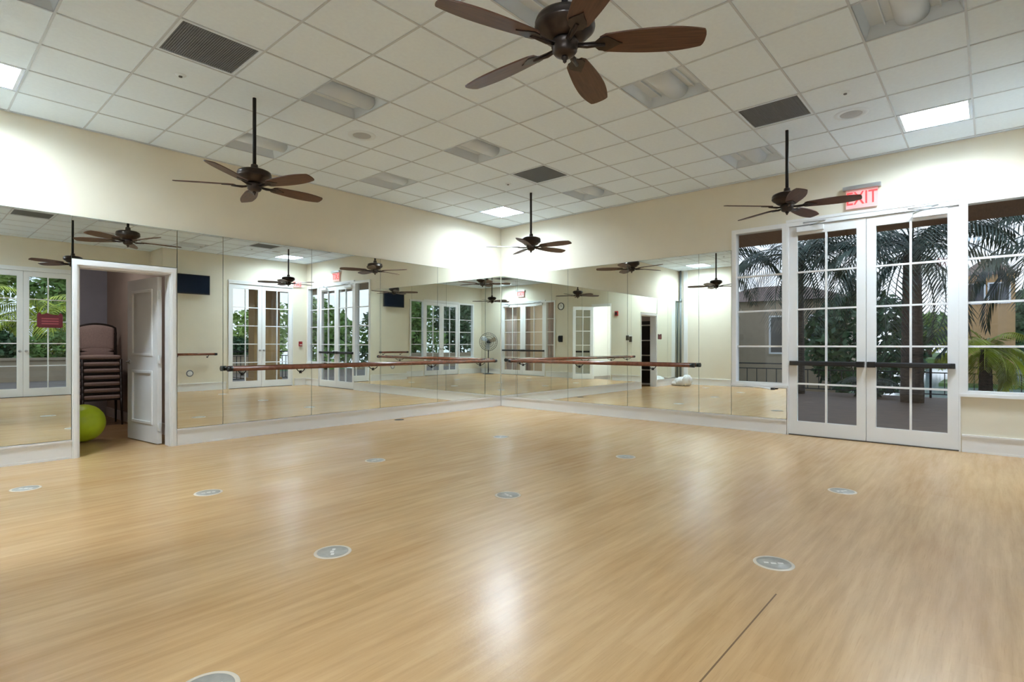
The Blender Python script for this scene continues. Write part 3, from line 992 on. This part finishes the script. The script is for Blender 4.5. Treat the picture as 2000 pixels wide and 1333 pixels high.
o = empty('television', BA.pt(3.08, 0.0, 2.70))
D = Matrix.Translation(-o.location) @ BA.M
b = MB().use('black_plastic'); b.box(2.67, 3.49, 0.065, 0.115, 2.44, 2.93, D); b.build('casing', None, o, bevel=0.006)
b = MB().use('screen'); b.box(2.69, 3.47, 0.115, 0.118, 2.465, 2.91, D); b.build('screen', None, o)
b = MB().use('rod_black'); b.box(2.95, 3.2, 0.0, 0.065, 2.58, 2.8, D); b.build('wall_bracket', None, o)
tag(o, 'dark flat television high on the back wall, seen in the mirrors', 'television')

b = MB().use('white_plastic'); Mx = Matrix.Rotation(PI / 2, 4, 'X')
b.lathe([(0.001, 0.03), (0.05, 0.028), (0.06, 0.02), (0.085, 0.018), (0.09, 0.0)], 28, Mx)
b.use('grille_grey').lathe([(0.06, 0.0205), (0.066, 0.024), (0.084, 0.0185)], 28, Mx)
o = b.build('wall_outlet', None, None, (3.10, LYA, 0.45)); tag(o, 'round white wall plate with dark rim below the short barre', 'wall plate')

o = empty('fire_alarm', BA.pt(0.19, 0, 1.2))
D = Matrix.Translation(-o.location) @ BA.M
b = MB().use('alarm_red'); b.box(0.14, 0.24, 0, 0.04, 1.13, 1.27, D); b.build('box', None, o, bevel=0.006)
b = MB().use('pale_print'); b.box(0.155, 0.225, 0.040, 0.05, 1.165, 1.185, D); b.build('pull_handle', None, o)
tag(o, 'small red fire alarm pull box beside the white glass doors', 'fire alarm')

# items on the side wall
Ms = Matrix.Rotation(-PI / 2, 4, 'Y')
o = empty('wall_clock', (LX, 4.62, 2.62))
b = MB().use('black_plastic'); b.lathe([(0.001, 0.004), (0.115, 0.004), (0.122, 0.03), (0.135, 0.03), (0.138, 0.0)], 36, Ms); b.build('rim', None, o)
b = MB().use('clock_face'); b.lathe([(0.001, 0.012), (0.114, 0.012)], 36, Ms); b.build('face', None, o)
b = MB().use('black_plastic'); b.box(-0.016, -0.013, -0.005, 0.005, -0.01, 0.075); b.box(-0.019, -0.016, -0.055, 0.01, -0.005, 0.005); b.build('hands', None, o)
tag(o, 'round wall clock with dark rim beside the curtained doors, seen in the mirror', 'clock')
o = empty('wall_phone', (LX, 4.62, 1.42))
b = MB().use('black_plastic'); b.box(-0.05, 0, -0.085, 0.085, -0.12, 0.12); b.build('base', None, o, bevel=0.012)
b = MB().use('black_plastic'); b.tube([(-0.06, 0.05, -0.09), (-0.085, 0.05, -0.06), (-0.085, 0.05, 0.06), (-0.06, 0.05, 0.10)], 0.022, 10); b.build('handset', None, o)
tag(o, 'black wall telephone below the round clock, seen in the mirror', 'telephone')
o = empty('alarm_strobe', (LX, 2.28, 2.28))
b = MB().use('alarm_red'); b.box(-0.045, 0, -0.06, 0.06, -0.08, 0.08); b.build('box', None, o, bevel=0.006)
b = MB().use('black_plastic'); b.box(-0.055, -0.045, -0.04, 0.04, -0.05, 0.04); b.build('lens', None, o)
tag(o, 'small red and black alarm strobe beside the bright doorway', 'alarm')
for (y, z, w, h), lb in (((1.80, 1.42, 0.11, 0.11), 'small dark control panel on the cream side wall, reflected beside the dark shelf doorway'),):
    o = empty('switch_plate', (LX, y, z))
    b = MB().use('pale_print'); b.box(-0.008, 0, -w - 0.012, w + 0.012, -h - 0.012, h + 0.012); b.build('plate', None, o, bevel=0.003)
    b = MB().use('dark_cover'); b.box(-0.022, -0.008, -w, -0.008, -h, h * 0.7); b.box(-0.020, -0.008, 0.008, w, -h * 0.5, h); b.build('dial', None, o)
    tag(o, lb, 'switch')
# corner pipe
o = empty('drain_pipe', (8.235, 0.075, 0))
b = MB().use('pipe_grey'); b.tube([(0, 0, 0.0), (0, 0, H)], 0.030, 16); b.build('pipe', None, o)
b = MB().use('pipe_grey'); b.tube([(0, 0, 2.55), (0, 0, 2.66)], 0.040, 16); b.build('collar', None, o)
tag(o, 'grey vertical pipe in the corner beyond the closet, seen in the right mirror', 'pipe')
b = MB().use('trim_white'); b.box(LX - 0.03, LX, 0.16, 0.28, 0.0, H); NTRIM[0] += 1; struct(b.build('trim_%d' % NTRIM[0]))
# white crumpled bag
b = MB().use('white_bag')
rnd = random.Random(4)
i = 0
for (cx_, cy_, rx, ry, rz) in ((0, 0, 0.22, 0.15, 0.13), (0.16, 0.04, 0.14, 0.13, 0.17), (-0.17, 0.02, 0.14, 0.10, 0.07)):
    seg, rings = 26, 16; i = len(b.v)
    for j in range(rings + 1):
        for k in range(seg):
            a = 2 * PI * k / seg; p = PI * j / rings
            q = 1 + 0.10 * math.sin(5 * a + 3 * p + cx_ * 20) + 0.07 * math.sin(11 * a - 7 * p) + 0.03 * rnd.random()
            b.v.append((cx_ + rx * q * math.sin(p) * math.cos(a), cy_ + ry * q * math.sin(p) * math.sin(a), max(0.0, rz * 0.9 - rz * q * math.cos(p))))
    for j in range(rings):
        for k in range(seg):
            b.face((i + j * seg + k, i + j * seg + (k + 1) % seg, i + (j + 1) * seg + (k + 1) % seg, i + (j + 1) * seg + k), True)
o = b.build('plastic_bag', None, None, (7.60, 0.40, 0.001)); o.rotation_euler = (0, 0, R(82)); tag(o, 'crumpled white bag on the floor at the foot of the mirror, seen by reflection', 'bag')

# pedestal fan -----------------------------------------------------------
pf = empty('pedestal_fan', (7.90, 7.95, 0), R(215))
tag(pf, 'grey caged pedestal fan on a round base, seen in the corner mirrors', 'fan')
b = MB().use('fan_metal'); b.lathe([(0.001, 0.05), (0.05, 0.045), (0.21, 0.02), (0.225, 0.008), (0.225, 0.0), (0.001, 0.0)], 36); b.build('base', None, pf)
b = MB().use('fan_metal'); b.tube([(0, 0, 0.03), (0, 0, 1.24)], 0.020, 14); b.build('pole', None, pf)
b = MB().use('fan_metal'); My = Matrix.Translation((0, 0, 1.30)) @ Matrix.Rotation(PI / 2, 4, 'Y')
b.lathe([(0.001, -0.20), (0.05, -0.19), (0.075, -0.14), (0.075, -0.04), (0.03, -0.02), (0.02, 0.03), (0.001, 0.035)], 24, My); b.build('motor', None, pf)
b = MB().use('fan_metal')
for xo, dd in ((0.085, 0.05), (-0.085, -0.05)):
    for rr, k in ((0.36, 0.0), (0.30, 0.35), (0.22, 0.7), (0.12, 0.95)):
        pts = [(xo * 0.15 + xo * k, rr * math.cos(a), 1.30 + rr * math.sin(a)) for a in [2 * PI * q / 40 for q in range(40)]]
        b.tube(pts, 0.0035, 6, closed=True)
    for q in range(28):
        a = 2 * PI * q / 28
        b.tube([(xo * 0.15 + xo * k, rr * math.cos(a), 1.30 + rr * math.sin(a)) for rr, k in ((0.36, 0.0), (0.30, 0.35), (0.22, 0.7), (0.12, 0.95), (0.06, 1.0))], 0.0032, 5)
b.tube([(0, 0.362 * math.cos(a), 1.30 + 0.362 * math.sin(a)) for a in [2 * PI * q / 48 for q in range(48)]], 0.009, 8, closed=True)
b.build('cage', None, pf)
b = MB().use('fan_metal'); b.lathe([(0.001, 0.098), (0.055, 0.095), (0.06, 0.085)], 24, My); b.build('badge', None, pf)
for q in range(3):
    Mq = Matrix.Translation((0.02, 0, 1.30)) @ Matrix.Rotation(2 * PI * q / 3, 4, 'X') @ Matrix.Rotation(R(90), 4, 'Y')
    b = MB().use('steel')
    ol = [(0.04 * math.cos(0), -0.03), (0.12, -0.10), (0.24, -0.13), (0.32, -0.08), (0.335, 0.02), (0.30, 0.07), (0.18, 0.06), (0.04, 0.03)]
    b.prism(ol, -0.002, 0.002, Mq @ Matrix.Rotation(R(24), 4, 'X')); b.build('blade', None, pf)

# ------------------------------------------------------------------ outside
def leaf_cloud(b, c, rad, n, size, rnd, flat=0.0):
    for _ in range(n):
        while True:
            p = Vector((rnd.uniform(-1, 1), rnd.uniform(-1, 1), rnd.uniform(-1, 1)))
            if 0.25 < p.length < 1: break
        p = p.normalized() * (0.55 + 0.45 * rnd.random() ** 0.5)
        p = Vector((c[0] + p.x * rad[0], c[1] + p.y * rad[1], c[2] + p.z * rad[2]))
        d = Vector((rnd.gauss(0, 1), rnd.gauss(0, 1), rnd.gauss(0.3, 0.7))).normalized()
        e = d.cross(Vector((rnd.gauss(0, 1), rnd.gauss(0, 1), rnd.gauss(0, 1)))).normalized()
        s_ = size * rnd.uniform(0.6, 1.4)
        i = len(b.v)
        b.v += [tuple(p - d * s_), tuple(p + e * s_ * 0.42), tuple(p + d * s_), tuple(p - e * s_ * 0.42)]
        b.face((i, i + 1, i + 2, i + 3))


def shrub(loc, rad, n, size, m_, label, seed, group='shrubs outside the glass'):
    rnd = random.Random(seed)
    o = empty('garden_shrub', loc)
    b = MB().use(m_); leaf_cloud(b, (0, 0, rad[2]), rad, n, size, rnd)
    b.build('foliage', None, o)
    b = MB().use('bark')
    for k in range(4):
        a = 2 * PI * k / 4 + rnd.random()
        b.tube([(0.03 * math.cos(a), 0.03 * math.sin(a), 0), (0.4 * rad[0] * math.cos(a), 0.4 * rad[1] * math.sin(a), rad[2] * 1.2)], 0.02, 6)
    b.build('stems', None, o)
    return tag(o, label, 'shrub', group)


def palm(loc, trunk_h, nf, fl, m_, label, seed, lean=(0, 0), tr=0.12, group='palm trees outside the glass'):
    rnd = random.Random(seed)
    o = empty('palm_tree', loc)
    b = MB().use('bark')
    n = 14; pts = []; rad = []
    for k in range(n + 1):
        t = k / n
        pts.append((lean[0] * t * t, lean[1] * t * t, trunk_h * t)); rad.append(tr * (1.25 - 0.35 * t) * (1.0 + 0.06 * (k % 2)))
    b.tube(pts, tr, 12, radii=rad); b.build('trunk', None, o)
    top = Vector(pts[-1])
    b = MB().use(m_)
    for f in range(nf):
        az = 2 * PI * f / nf + rnd.uniform(-0.25, 0.25)
        el = rnd.choice([-0.35, 0.15, 0.45, 0.8, 1.1]) + rnd.uniform(-0.15, 0.15)
        L_ = fl * rnd.uniform(0.8, 1.15)
        d = Vector((math.cos(az), math.sin(az), 0)); side = Vector((-math.sin(az), math.cos(az), 0))
        spine = []; p = top.copy(); e = el; m = 14
        for k in range(m + 1):
            spine.append(p.copy()); p = p + (d * math.cos(e) + Vector((0, 0, 1)) * math.sin(e)) * (L_ / m); e -= 0.13 + 0.02 * k / m
        b.tube(spine, 0.012, 5, radii=[0.016 * (1 - 0.8 * k / m) + 0.002 for k in range(m + 1)])
        for k in range(2, m * 2):
            t = k / (m * 2); q = t * m; j = int(q); w = q - j
            c = spine[j] * (1 - w) + spine[min(j + 1, m)] * w
            tan = (spine[min(j + 1, m)] - spine[max(j - 1, 0)]).normalized()
            ll = fl * 0.30 * math.sin(PI * (0.12 + 0.86 * t)) ** 0.7 * rnd.uniform(0.85, 1.1)
            for s_ in (-1, 1):
                dd = (side * s_ * 0.80 + tan * 0.55 + Vector((0, 0, -0.28))).normalized()
                e2 = dd.cross(Vector((0, 0, 1))).normalized() * 0.019 + tan * 0.008
                i = len(b.v)
                mid = c + dd * ll * 0.5 + Vector((0, 0, -0.01)); tip = c + dd * ll + Vector((0, 0, -0.09 * ll / 0.4))
                b.v += [tuple(c), tuple(mid + e2), tuple(tip), tuple(mid - e2)]
                b.face((i, i + 1, i + 2, i + 3))
    b.build('fronds', None, o)
    return tag(o, label, 'palm tree', group)


# terrace on the right
b = MB().use('terrace'); b.box(-8.3, -T, -8, 16, -0.22, -0.03); struct(b.build('terrace_floor'))
b = MB().use('soffit'); b.box(-2.0, -T, -2, 11, 2.95, 3.08); struct(b.build('porch_ceiling'))
b = MB().use('lawn'); b.box(-12, -8.3, -40, 50, -0.7, -0.45); b.box(-9, 30, LYB + 8.5, 50, -0.4, -0.20); b.box(-26, -22.4, 5.6, 8.8, -0.7, -0.45); struct(b.build('lawn_ground'))
b = MB().use('water'); b.box(-90, -12, -70, 80, -0.75, -0.60); struct(b.build('lake_water'))
b = MB().use('lawn'); b.box(-120, -58, -90, 100, -0.7, -0.1); struct(b.build('far_shore_ground'))


def railing(p0, p1, z0, z1, step, label):
    p0 = Vector((*p0, 0)); p1 = Vector((*p1, 0)); L_ = (p1 - p0).length; d = (p1 - p0).normalized()
    o = empty('metal_railing', (p0.x, p0.y, z0)); o.rotation_euler = (0, 0, math.atan2(d.y, d.x)); h = z1 - z0
    b = MB().use('rail_black'); b.box(0, L_, -0.025, 0.025, h - 0.035, h); b.build('top_rail', None, o)
    b = MB().use('rail_black'); b.box(0, L_, -0.015, 0.015, h - 0.17, h - 0.145); b.build('upper_rail', None, o)
    b = MB().use('rail_black'); b.box(0, L_, -0.015, 0.015, 0.08, 0.105); b.build('lower_rail', None, o)
    b = MB().use('rail_black'); b.box(-0.009, 0.009, -0.009, 0.009, 0.105, h - 0.145)
    n = int(L_ / step); src = None
    for k in range(n + 1):
        post = k % 12 == 0
        if post:
            q = MB().use('rail_black'); q.box(-0.022, 0.022, -0.022, 0.022, 0, h - 0.035); c = q.build('post', None, o)
        elif src is None: src = c = b.build('baluster', None, o)
        else:
            c = src.copy(); COL.objects.link(c)
        c.parent = o; c.location = (min(k * step + 0.03, L_ - 0.03), 0, 0)
    tag(o, label, 'railing')
    return o


railing((-8.1, 0.0), (-8.1, 12.6), -0.03, 0.72, 0.26, 'black metal railing at the terrace edge beyond the exit doors')
railing((-1.8, 10.9), (3.4, 10.9), -0.05, 0.95, 0.125, 'black metal railing beyond the white glass doors of the back wall')

palm((-6.6, 6.05, -0.03), 3.3, 34, 2.6, 'frond', 'dark palm with thick trunk behind the door leaf nearer the big window', 3, tr=0.17)
palm((-7.4, 3.6, -0.03), 3.5, 32, 2.4, 'frond', 'dark palm seen through the door leaf nearer the sidelight', 5, tr=0.13)
palm((-6.9, 1.3, -0.03), 3.6, 30, 2.3, 'frond', 'dark palm seen through the sidelight window', 6, tr=0.12)
palm((-7.2, 8.9, -0.03), 3.3, 30, 2.5, 'frond', 'dark palm drooping over the big window at the photo edge', 8, tr=0.14)
palm((-7.4, 7.25, -0.03), 1.15, 18, 1.2, 'frond_yellow', 'low bright green palm before the railing, behind the big window', 9, tr=0.10)
palm((-7.5, 5.1, -0.03), 0.25, 14, 0.8, 'frond', 'low spiky palm before the railing, between the two trunks', 10, tr=0.08)
# far trees across the water
FT = [(-66, -34), (-70, -26), (-64, -19), (-69, -12), (-65, -5), (-70, 2), (-66, 9), (-71, 16), (-65, 23)]
NTH = ['first', 'second', 'third', 'fourth', 'fifth', 'sixth', 'seventh', 'eighth', 'last']
for k, (x, y) in enumerate(FT):
    rnd = random.Random(50 + k)
    o = empty('broad_tree', (x, y, -0.2)); hh = rnd.uniform(5.0, 6.6)
    b = MB().use('leaf_mid' if k % 2 else 'leaf_dark')
    for q in range(5): leaf_cloud(b, (rnd.uniform(-0.8, 0.8), rnd.uniform(-1.6, 1.6), hh * rnd.uniform(0.35, 0.75)), (2.0, 2.0, hh * 0.32), 300, 0.5, rnd)
    b.build('crown', None, o)
    b = MB().use('bark'); b.tube([(0, 0, 0), (0, 0, hh * 0.6)], 0.3, 8); b.build('trunk', None, o)
    tag(o, 'distant rounded tree on the far shore, %s along the lake from the sidelight end' % NTH[k], 'tree', 'trees across the lake')


def house(loc, rz, w, d, h, wall_m, label, wins, roof_h=1.0, e=0.45):
    o = empty('garden_house', loc, rz)
    b = MB().use(wall_m); b.box(-w / 2, w / 2, -d / 2, d / 2, 0, h); b.build('wall', None, o)
    b = MB().use('roof_tile'); i = len(b.v)
    b.v += [(-w / 2 - e, -d / 2 - e, h), (w / 2 + e, -d / 2 - e, h), (w / 2 + e, d / 2 + e, h), (-w / 2 - e, d / 2 + e, h), (-w * 0.15, 0, h + roof_h), (w * 0.15, 0, h + roof_h)]
    for q in ((0, 1, 5, 4), (1, 2, 5), (2, 3, 4, 5), (3, 0, 4), (3, 2, 1, 0)): b.face(tuple(i + k for k in q))
    b.build('roof', None, o)
    for (x0, x1, z0, z1) in wins:
        b = MB().use('trim_white')
        y = -d / 2
        for q in ((x0 - 0.06, x0, z0 - 0.06, z1 + 0.06), (x1, x1 + 0.06, z0 - 0.06, z1 + 0.06), (x0, x1, z0 - 0.06, z0), (x0, x1, z1, z1 + 0.06)): b.box(q[0], q[1], y - 0.05, y, q[2], q[3])
        f = b.build('window_frame', None, o)
        b = MB().use('window_dark'); b.box(x0, x1, y - 0.02, y, z0, z1); b.build('pane', None, f)
    return tag(o, label, 'house')


house((-24.0, 7.20, -0.45), R(90), 1.8, 1.8, 4.7, 'stucco', 'orange stucco pavilion tower with dark windows beyond the big window', [(-0.72, -0.10, 3.5, 4.3), (0.08, 0.70, 3.5, 4.3)], 0.7, 0.12)
house((-15.0, 1.0, -0.45), R(94), 5.0, 3, 3.3, 'stucco_pale', 'tan stucco house with windows seen through the sidelight and doors', [(-1.9, -1.1, 1.4, 2.7), (0.1, 0.8, 1.4, 2.7), (1.4, 2.1, 1.4, 2.7)], 0.7, 0.3)
b = MB().use('lawn'); b.box(-19, -12, -7, 3, -0.7, -0.45); struct(b.build('house_ground'))

# garden beyond the back wall
b = MB().use('paving'); b.box(-2.5, 18, LYA + T, 15.8, -0.2, -0.06); struct(b.build('garden_path'))
b = MB().use('stucco_pale'); b.box(-2.5, 18, 15.8, 16.0, -0.2, 0.66).box(-2.5, 18, 15.75, 16.05, 0.62, 0.70); struct(b.build('wall_garden'))
b = MB().use('lawn'); b.box(-2.5, 18, 16.0, 30, -0.15, 0.55); struct(b.build('garden_ground'))
hedges = [(2.4, 16.9), (4.25, 16.8), (6.1, 17.0), (7.95, 16.8), (9.8, 16.9), (0.5, 17.0), (-1.4, 16.8)]
for k, (x, y) in enumerate(hedges):
    shrub((x, y, 0.55), (0.92, 0.7, 0.46 + 0.04 * (k % 3)), 1500, 0.095, ['leaf_dark', 'leaf_mid', 'leaf_dark'][k % 3], '%s hedge shrub from the lake end of the row along the garden wall' % ['third', 'fourth', 'fifth', 'sixth', 'last', 'second', 'first'][k], 70 + k, 'hedge shrubs beyond the back doors')
palm((4.6, 18.4, 0.55), 1.5, 26, 2.5, 'frond_yellow', 'yellow green palm behind the alcove doors, notice side', 31)
palm((6.9, 18.6, 0.55), 1.8, 26, 2.5, 'frond_yellow', 'yellow green palm behind the alcove doors, sidelight side', 32)
palm((9.3, 18.3, 0.55), 1.5, 24, 2.4, 'frond_yellow', 'yellow green palm beyond the alcove sidelight, toward the side wall', 35)
palm((0.9, 18.6, 0.55), 1.7, 18, 1.9, 'leaf_light', 'pale green palm beyond the white glass doors of the back wall', 33)
for k, (x, y) in enumerate([(3.0, 21.6), (6.4, 22.2), (9.8, 21.6), (-0.8, 22.4), (13.4, 21.0)]):
    rnd = random.Random(90 + k)
    o = empty('garden_tree', (x, y, 0.55))
    b = MB().use(['leaf_mid', 'leaf_light', 'leaf_dark'][k % 3])
    for q in range(9): leaf_cloud(b, (rnd.uniform(-0.9, 0.9), rnd.uniform(-0.6, 0.6), 0.8 + 0.42 * q), (1.25, 1.0, 0.9), 420, 0.16, rnd)
    b.build('crown', None, o)
    b = MB().use('bark'); b.tube([(0, 0, 0), (0.1, 0, 1.2), (0, 0.1, 2.6)], 0.12, 8); b.build('trunk', None, o)
    tag(o, 'bushy garden tree %s, beyond the back hedge' % ['behind the step in the wall', 'behind the alcove doors', 'past the alcove sidelight', 'behind the white glass doors', 'at the side wall end'][k], 'tree', 'trees beyond the hedge')
for k, (x, y, hh, m_, lb) in enumerate([(12.4, 18.4, 9, 'leaf_mid', 'bushy green tree beyond the lobby end of the back garden'), (16.4, 19.2, 10, 'leaf_dark', 'tall dark tree at the far lobby end of the garden'),
        (19.6, 15.4, 9, 'leaf_mid', 'green tree nearest the lobby end of the path'), (-3.4, 18.4, 5, 'leaf_light', 'low pale green tree beyond the railing of the white doors'),
        (-6.4, 18.0, 6, 'leaf_mid', 'green tree at the terrace corner beyond the railing'), (-9.6, 16.6, 7, 'leaf_dark', 'dark tree at the far end of the lakeside terrace'),
        (-12.6, 13.4, 7, 'leaf_mid', 'green lakeside tree past the end of the terrace railing')]):
    rnd = random.Random(140 + k)
    o = empty('garden_tree', (x, y, 0.55 if 0 < x < 18 else -0.2))
    b = MB().use(m_)
    for q in range(hh): leaf_cloud(b, (rnd.uniform(-0.9, 0.9), rnd.uniform(-0.6, 0.6), 0.8 + 0.42 * q), (1.35, 1.1, 0.9), 420, 0.17, rnd)
    b.build('crown', None, o)
    b = MB().use('bark'); b.tube([(0, 0, 0), (0.1, 0, 1.2), (0, 0.1, 2.2)], 0.12, 8); b.build('trunk', None, o)
    tag(o, lb, 'tree', 'garden trees around the building')
for k, (x, y, s_, m_, lb) in enumerate([(-12.4, 4.3, 1.7, 'leaf_dark', 'big dark rounded bush on the lakeside grass between house and palms'), (-11.6, -1.8, 1.9, 'leaf_dark', 'big dark rounded bush at the sidelight end of the tan house')]):
    shrub((x, y, -0.45), (s_, s_, s_), 2600, 0.16, m_, lb, 170 + k)
o = MB().use('stucco').box(-0.38, 0.38, -0.2, 0.2, 0, 3.1).box(-0.43, 0.43, -0.25, 0.25, 0, 0.25).build('porch_column', None, None, (0.65, 9.1, -0.06))
tag(o, 'brown porch column outside the white glass doors of the back wall', 'column')
b = MB().use('soffit'); b.box(-T, XJ - T, LYA + T, 9.6, 2.95, 3.1); struct(b.build('porch_ceiling_back'))

# rooms beyond the side wall
XE = 11.2
b = MB().use('lobby_wall')
b.box(XE, XE + 0.1, 4.3, 9.0, -0.06, 3.3); b.box(LX + T, XE, 8.9, 9.0, -0.06, 3.3); b.box(LX + T, XE, 4.2, 4.3, -0.06, 3.3)
struct(b.build('wall_lobby'))
b = MB().use('hall_white')
b.box(XE, XE + 0.1, 1.5, 4.2, -0.06, 3.3); b.box(LX + T, XE, 1.4, 1.5, -0.06, 3.3); b.box(LX + T, XE, 4.16, 4.2, -0.06, 3.3); struct(b.build('wall_hall'))
b = MB().use('paving'); b.box(LX + T, XE, 1.4, 9.0, -0.12, -0.02); struct(b.build('floor_lobby'))
b = MB().use('hall_white'); b.box(LX + T, XE, 1.4, 9.0, 3.3, 3.4); struct(b.build('ceiling_lobby'))
for (x, y), lb in (((9.6, 2.9), 'lit ceiling panel of the white hallway beyond the open doorway'), ((9.9, 6.6), 'lit ceiling panel of the lobby beyond the curtained doors')):
    o = empty('ceiling_light', (x, y, 3.3))
    b = MB().use('white_plastic'); b.box(-0.33, 0.33, -0.33, 0.33, -0.02, 0.0); b.build('frame', None, o)
    b = MB().use('hall_diffuser'); b.box(-0.29, 0.29, -0.29, 0.29, -0.026, -0.021); b.build('diffuser', None, o); tag(o, lb, 'light')


def curtain(y0, y1, x, z0, z1, folds, m_, label):
    b = MB().use(m_); n = folds * 8; i = len(b.v)
    for z in (z0, (z0 + z1) / 2, z1):
        for side in (0.0, 0.006):
            for k in range(n + 1):
                t = k / n
                b.v.append((x + side + 0.035 * math.sin(2 * PI * folds * t), y0 + (y1 - y0) * t, z))
    W = n + 1
    for r_ in range(2):
        for s_ in (0, 1):
            for k in range(n):
                a = i + (r_ * 2 + s_) * W + k; c = a + 2 * W
                b.face((a, a + 1, c + 1, c), True)
    o = b.build('curtain', None, None, (0, 0, 0)); tag(o, label, 'curtain', 'curtains beyond the side doors'); return o


curtain(7.05, 7.6, LX + 0.30, -0.01, 2.9, 5, 'curtain_pink', 'pinkish curtain behind the leaf nearest the pedestal fan')
curtain(6.35, 6.75, LX + 0.30, -0.01, 2.9, 4, 'curtain_pink', 'pinkish curtain behind the meeting stiles of the side doors')
curtain(5.1, 5.45, LX + 0.30, -0.01, 2.9, 4, 'curtain_pink', 'pinkish curtain behind the sidelight below the clock side')

# ------------------------------------------------------------------ world, camera, view
w = bpy.data.worlds.new('World'); sc.world = w; w.use_nodes = True
nt = w.node_tree; bg = nt.nodes['Background']
tc = nt.nodes.new('ShaderNodeTexCoord'); sp = nt.nodes.new('ShaderNodeSeparateXYZ')
nt.links.new(tc.outputs['Generated'], sp.inputs[0])
rp = nt.nodes.new('ShaderNodeValToRGB')
rp.color_ramp.elements[0].position = 0.0; rp.color_ramp.elements[0].color = (0.74, 0.85, 1.0, 1)
rp.color_ramp.elements[1].position = 0.7; rp.color_ramp.elements[1].color = (0.46, 0.60, 0.86, 1)
nt.links.new(sp.outputs['Z'], rp.inputs['Fac'])
nz = nt.nodes.new('ShaderNodeTexNoise'); nz.inputs['Scale'].default_value = 2.5; nz.inputs['Detail'].default_value = 5
nt.links.new(tc.outputs['Generated'], nz.inputs['Vector'])
mx = nt.nodes.new('ShaderNodeMix'); mx.data_type = 'RGBA'
cr = nt.nodes.new('ShaderNodeValToRGB'); cr.color_ramp.elements[0].position = 0.45; cr.color_ramp.elements[1].position = 0.65
cr.color_ramp.elements[0].color = (0, 0, 0, 1); cr.color_ramp.elements[1].color = (0.7, 0.7, 0.7, 1)
nt.links.new(nz.outputs['Fac'], cr.inputs['Fac']); nt.links.new(cr.outputs['Color'], mx.inputs['Factor'])
nt.links.new(rp.outputs['Color'], mx.inputs[6]); mx.inputs[7].default_value = (0.92, 0.94, 0.97, 1)
nt.links.new(mx.outputs[2], bg.inputs['Color'])
bg.inputs['Strength'].default_value = 0.72

cam = bpy.data.cameras.new('Camera'); co = bpy.data.objects.new('Camera', cam); COL.objects.link(co)
VP1, VP2, CXp, HY, F = -204.0, 1936.0, 1000.0, 675.5, 1061.576
th = math.atan2(VP2 - CXp, F)
co.location = (7.9835, 7.3386, 1.2)
fwd = Vector((-math.cos(th), -math.sin(th), 0))
co.rotation_euler = fwd.to_track_quat('-Z', 'Y').to_euler()
cam.sensor_width = 36; cam.lens = F * 36 / 2000; cam.shift_y = (HY - 666.5) / 2000; cam.clip_start = 0.02; cam.clip_end = 300
sc.camera = co

sc.view_settings.view_transform = 'Standard'
sc.view_settings.look = 'None'
sc.view_settings.gamma = 1.0
sc.view_settings.exposure = 1.10
sc.cycles.max_bounces = 12
sc.cycles.diffuse_bounces = 5
sc.cycles.glossy_bounces = 6
sc.cycles.transparent_max_bounces = 24
sc.cycles.use_adaptive_sampling = True
sc.cycles.adaptive_threshold = 0.02
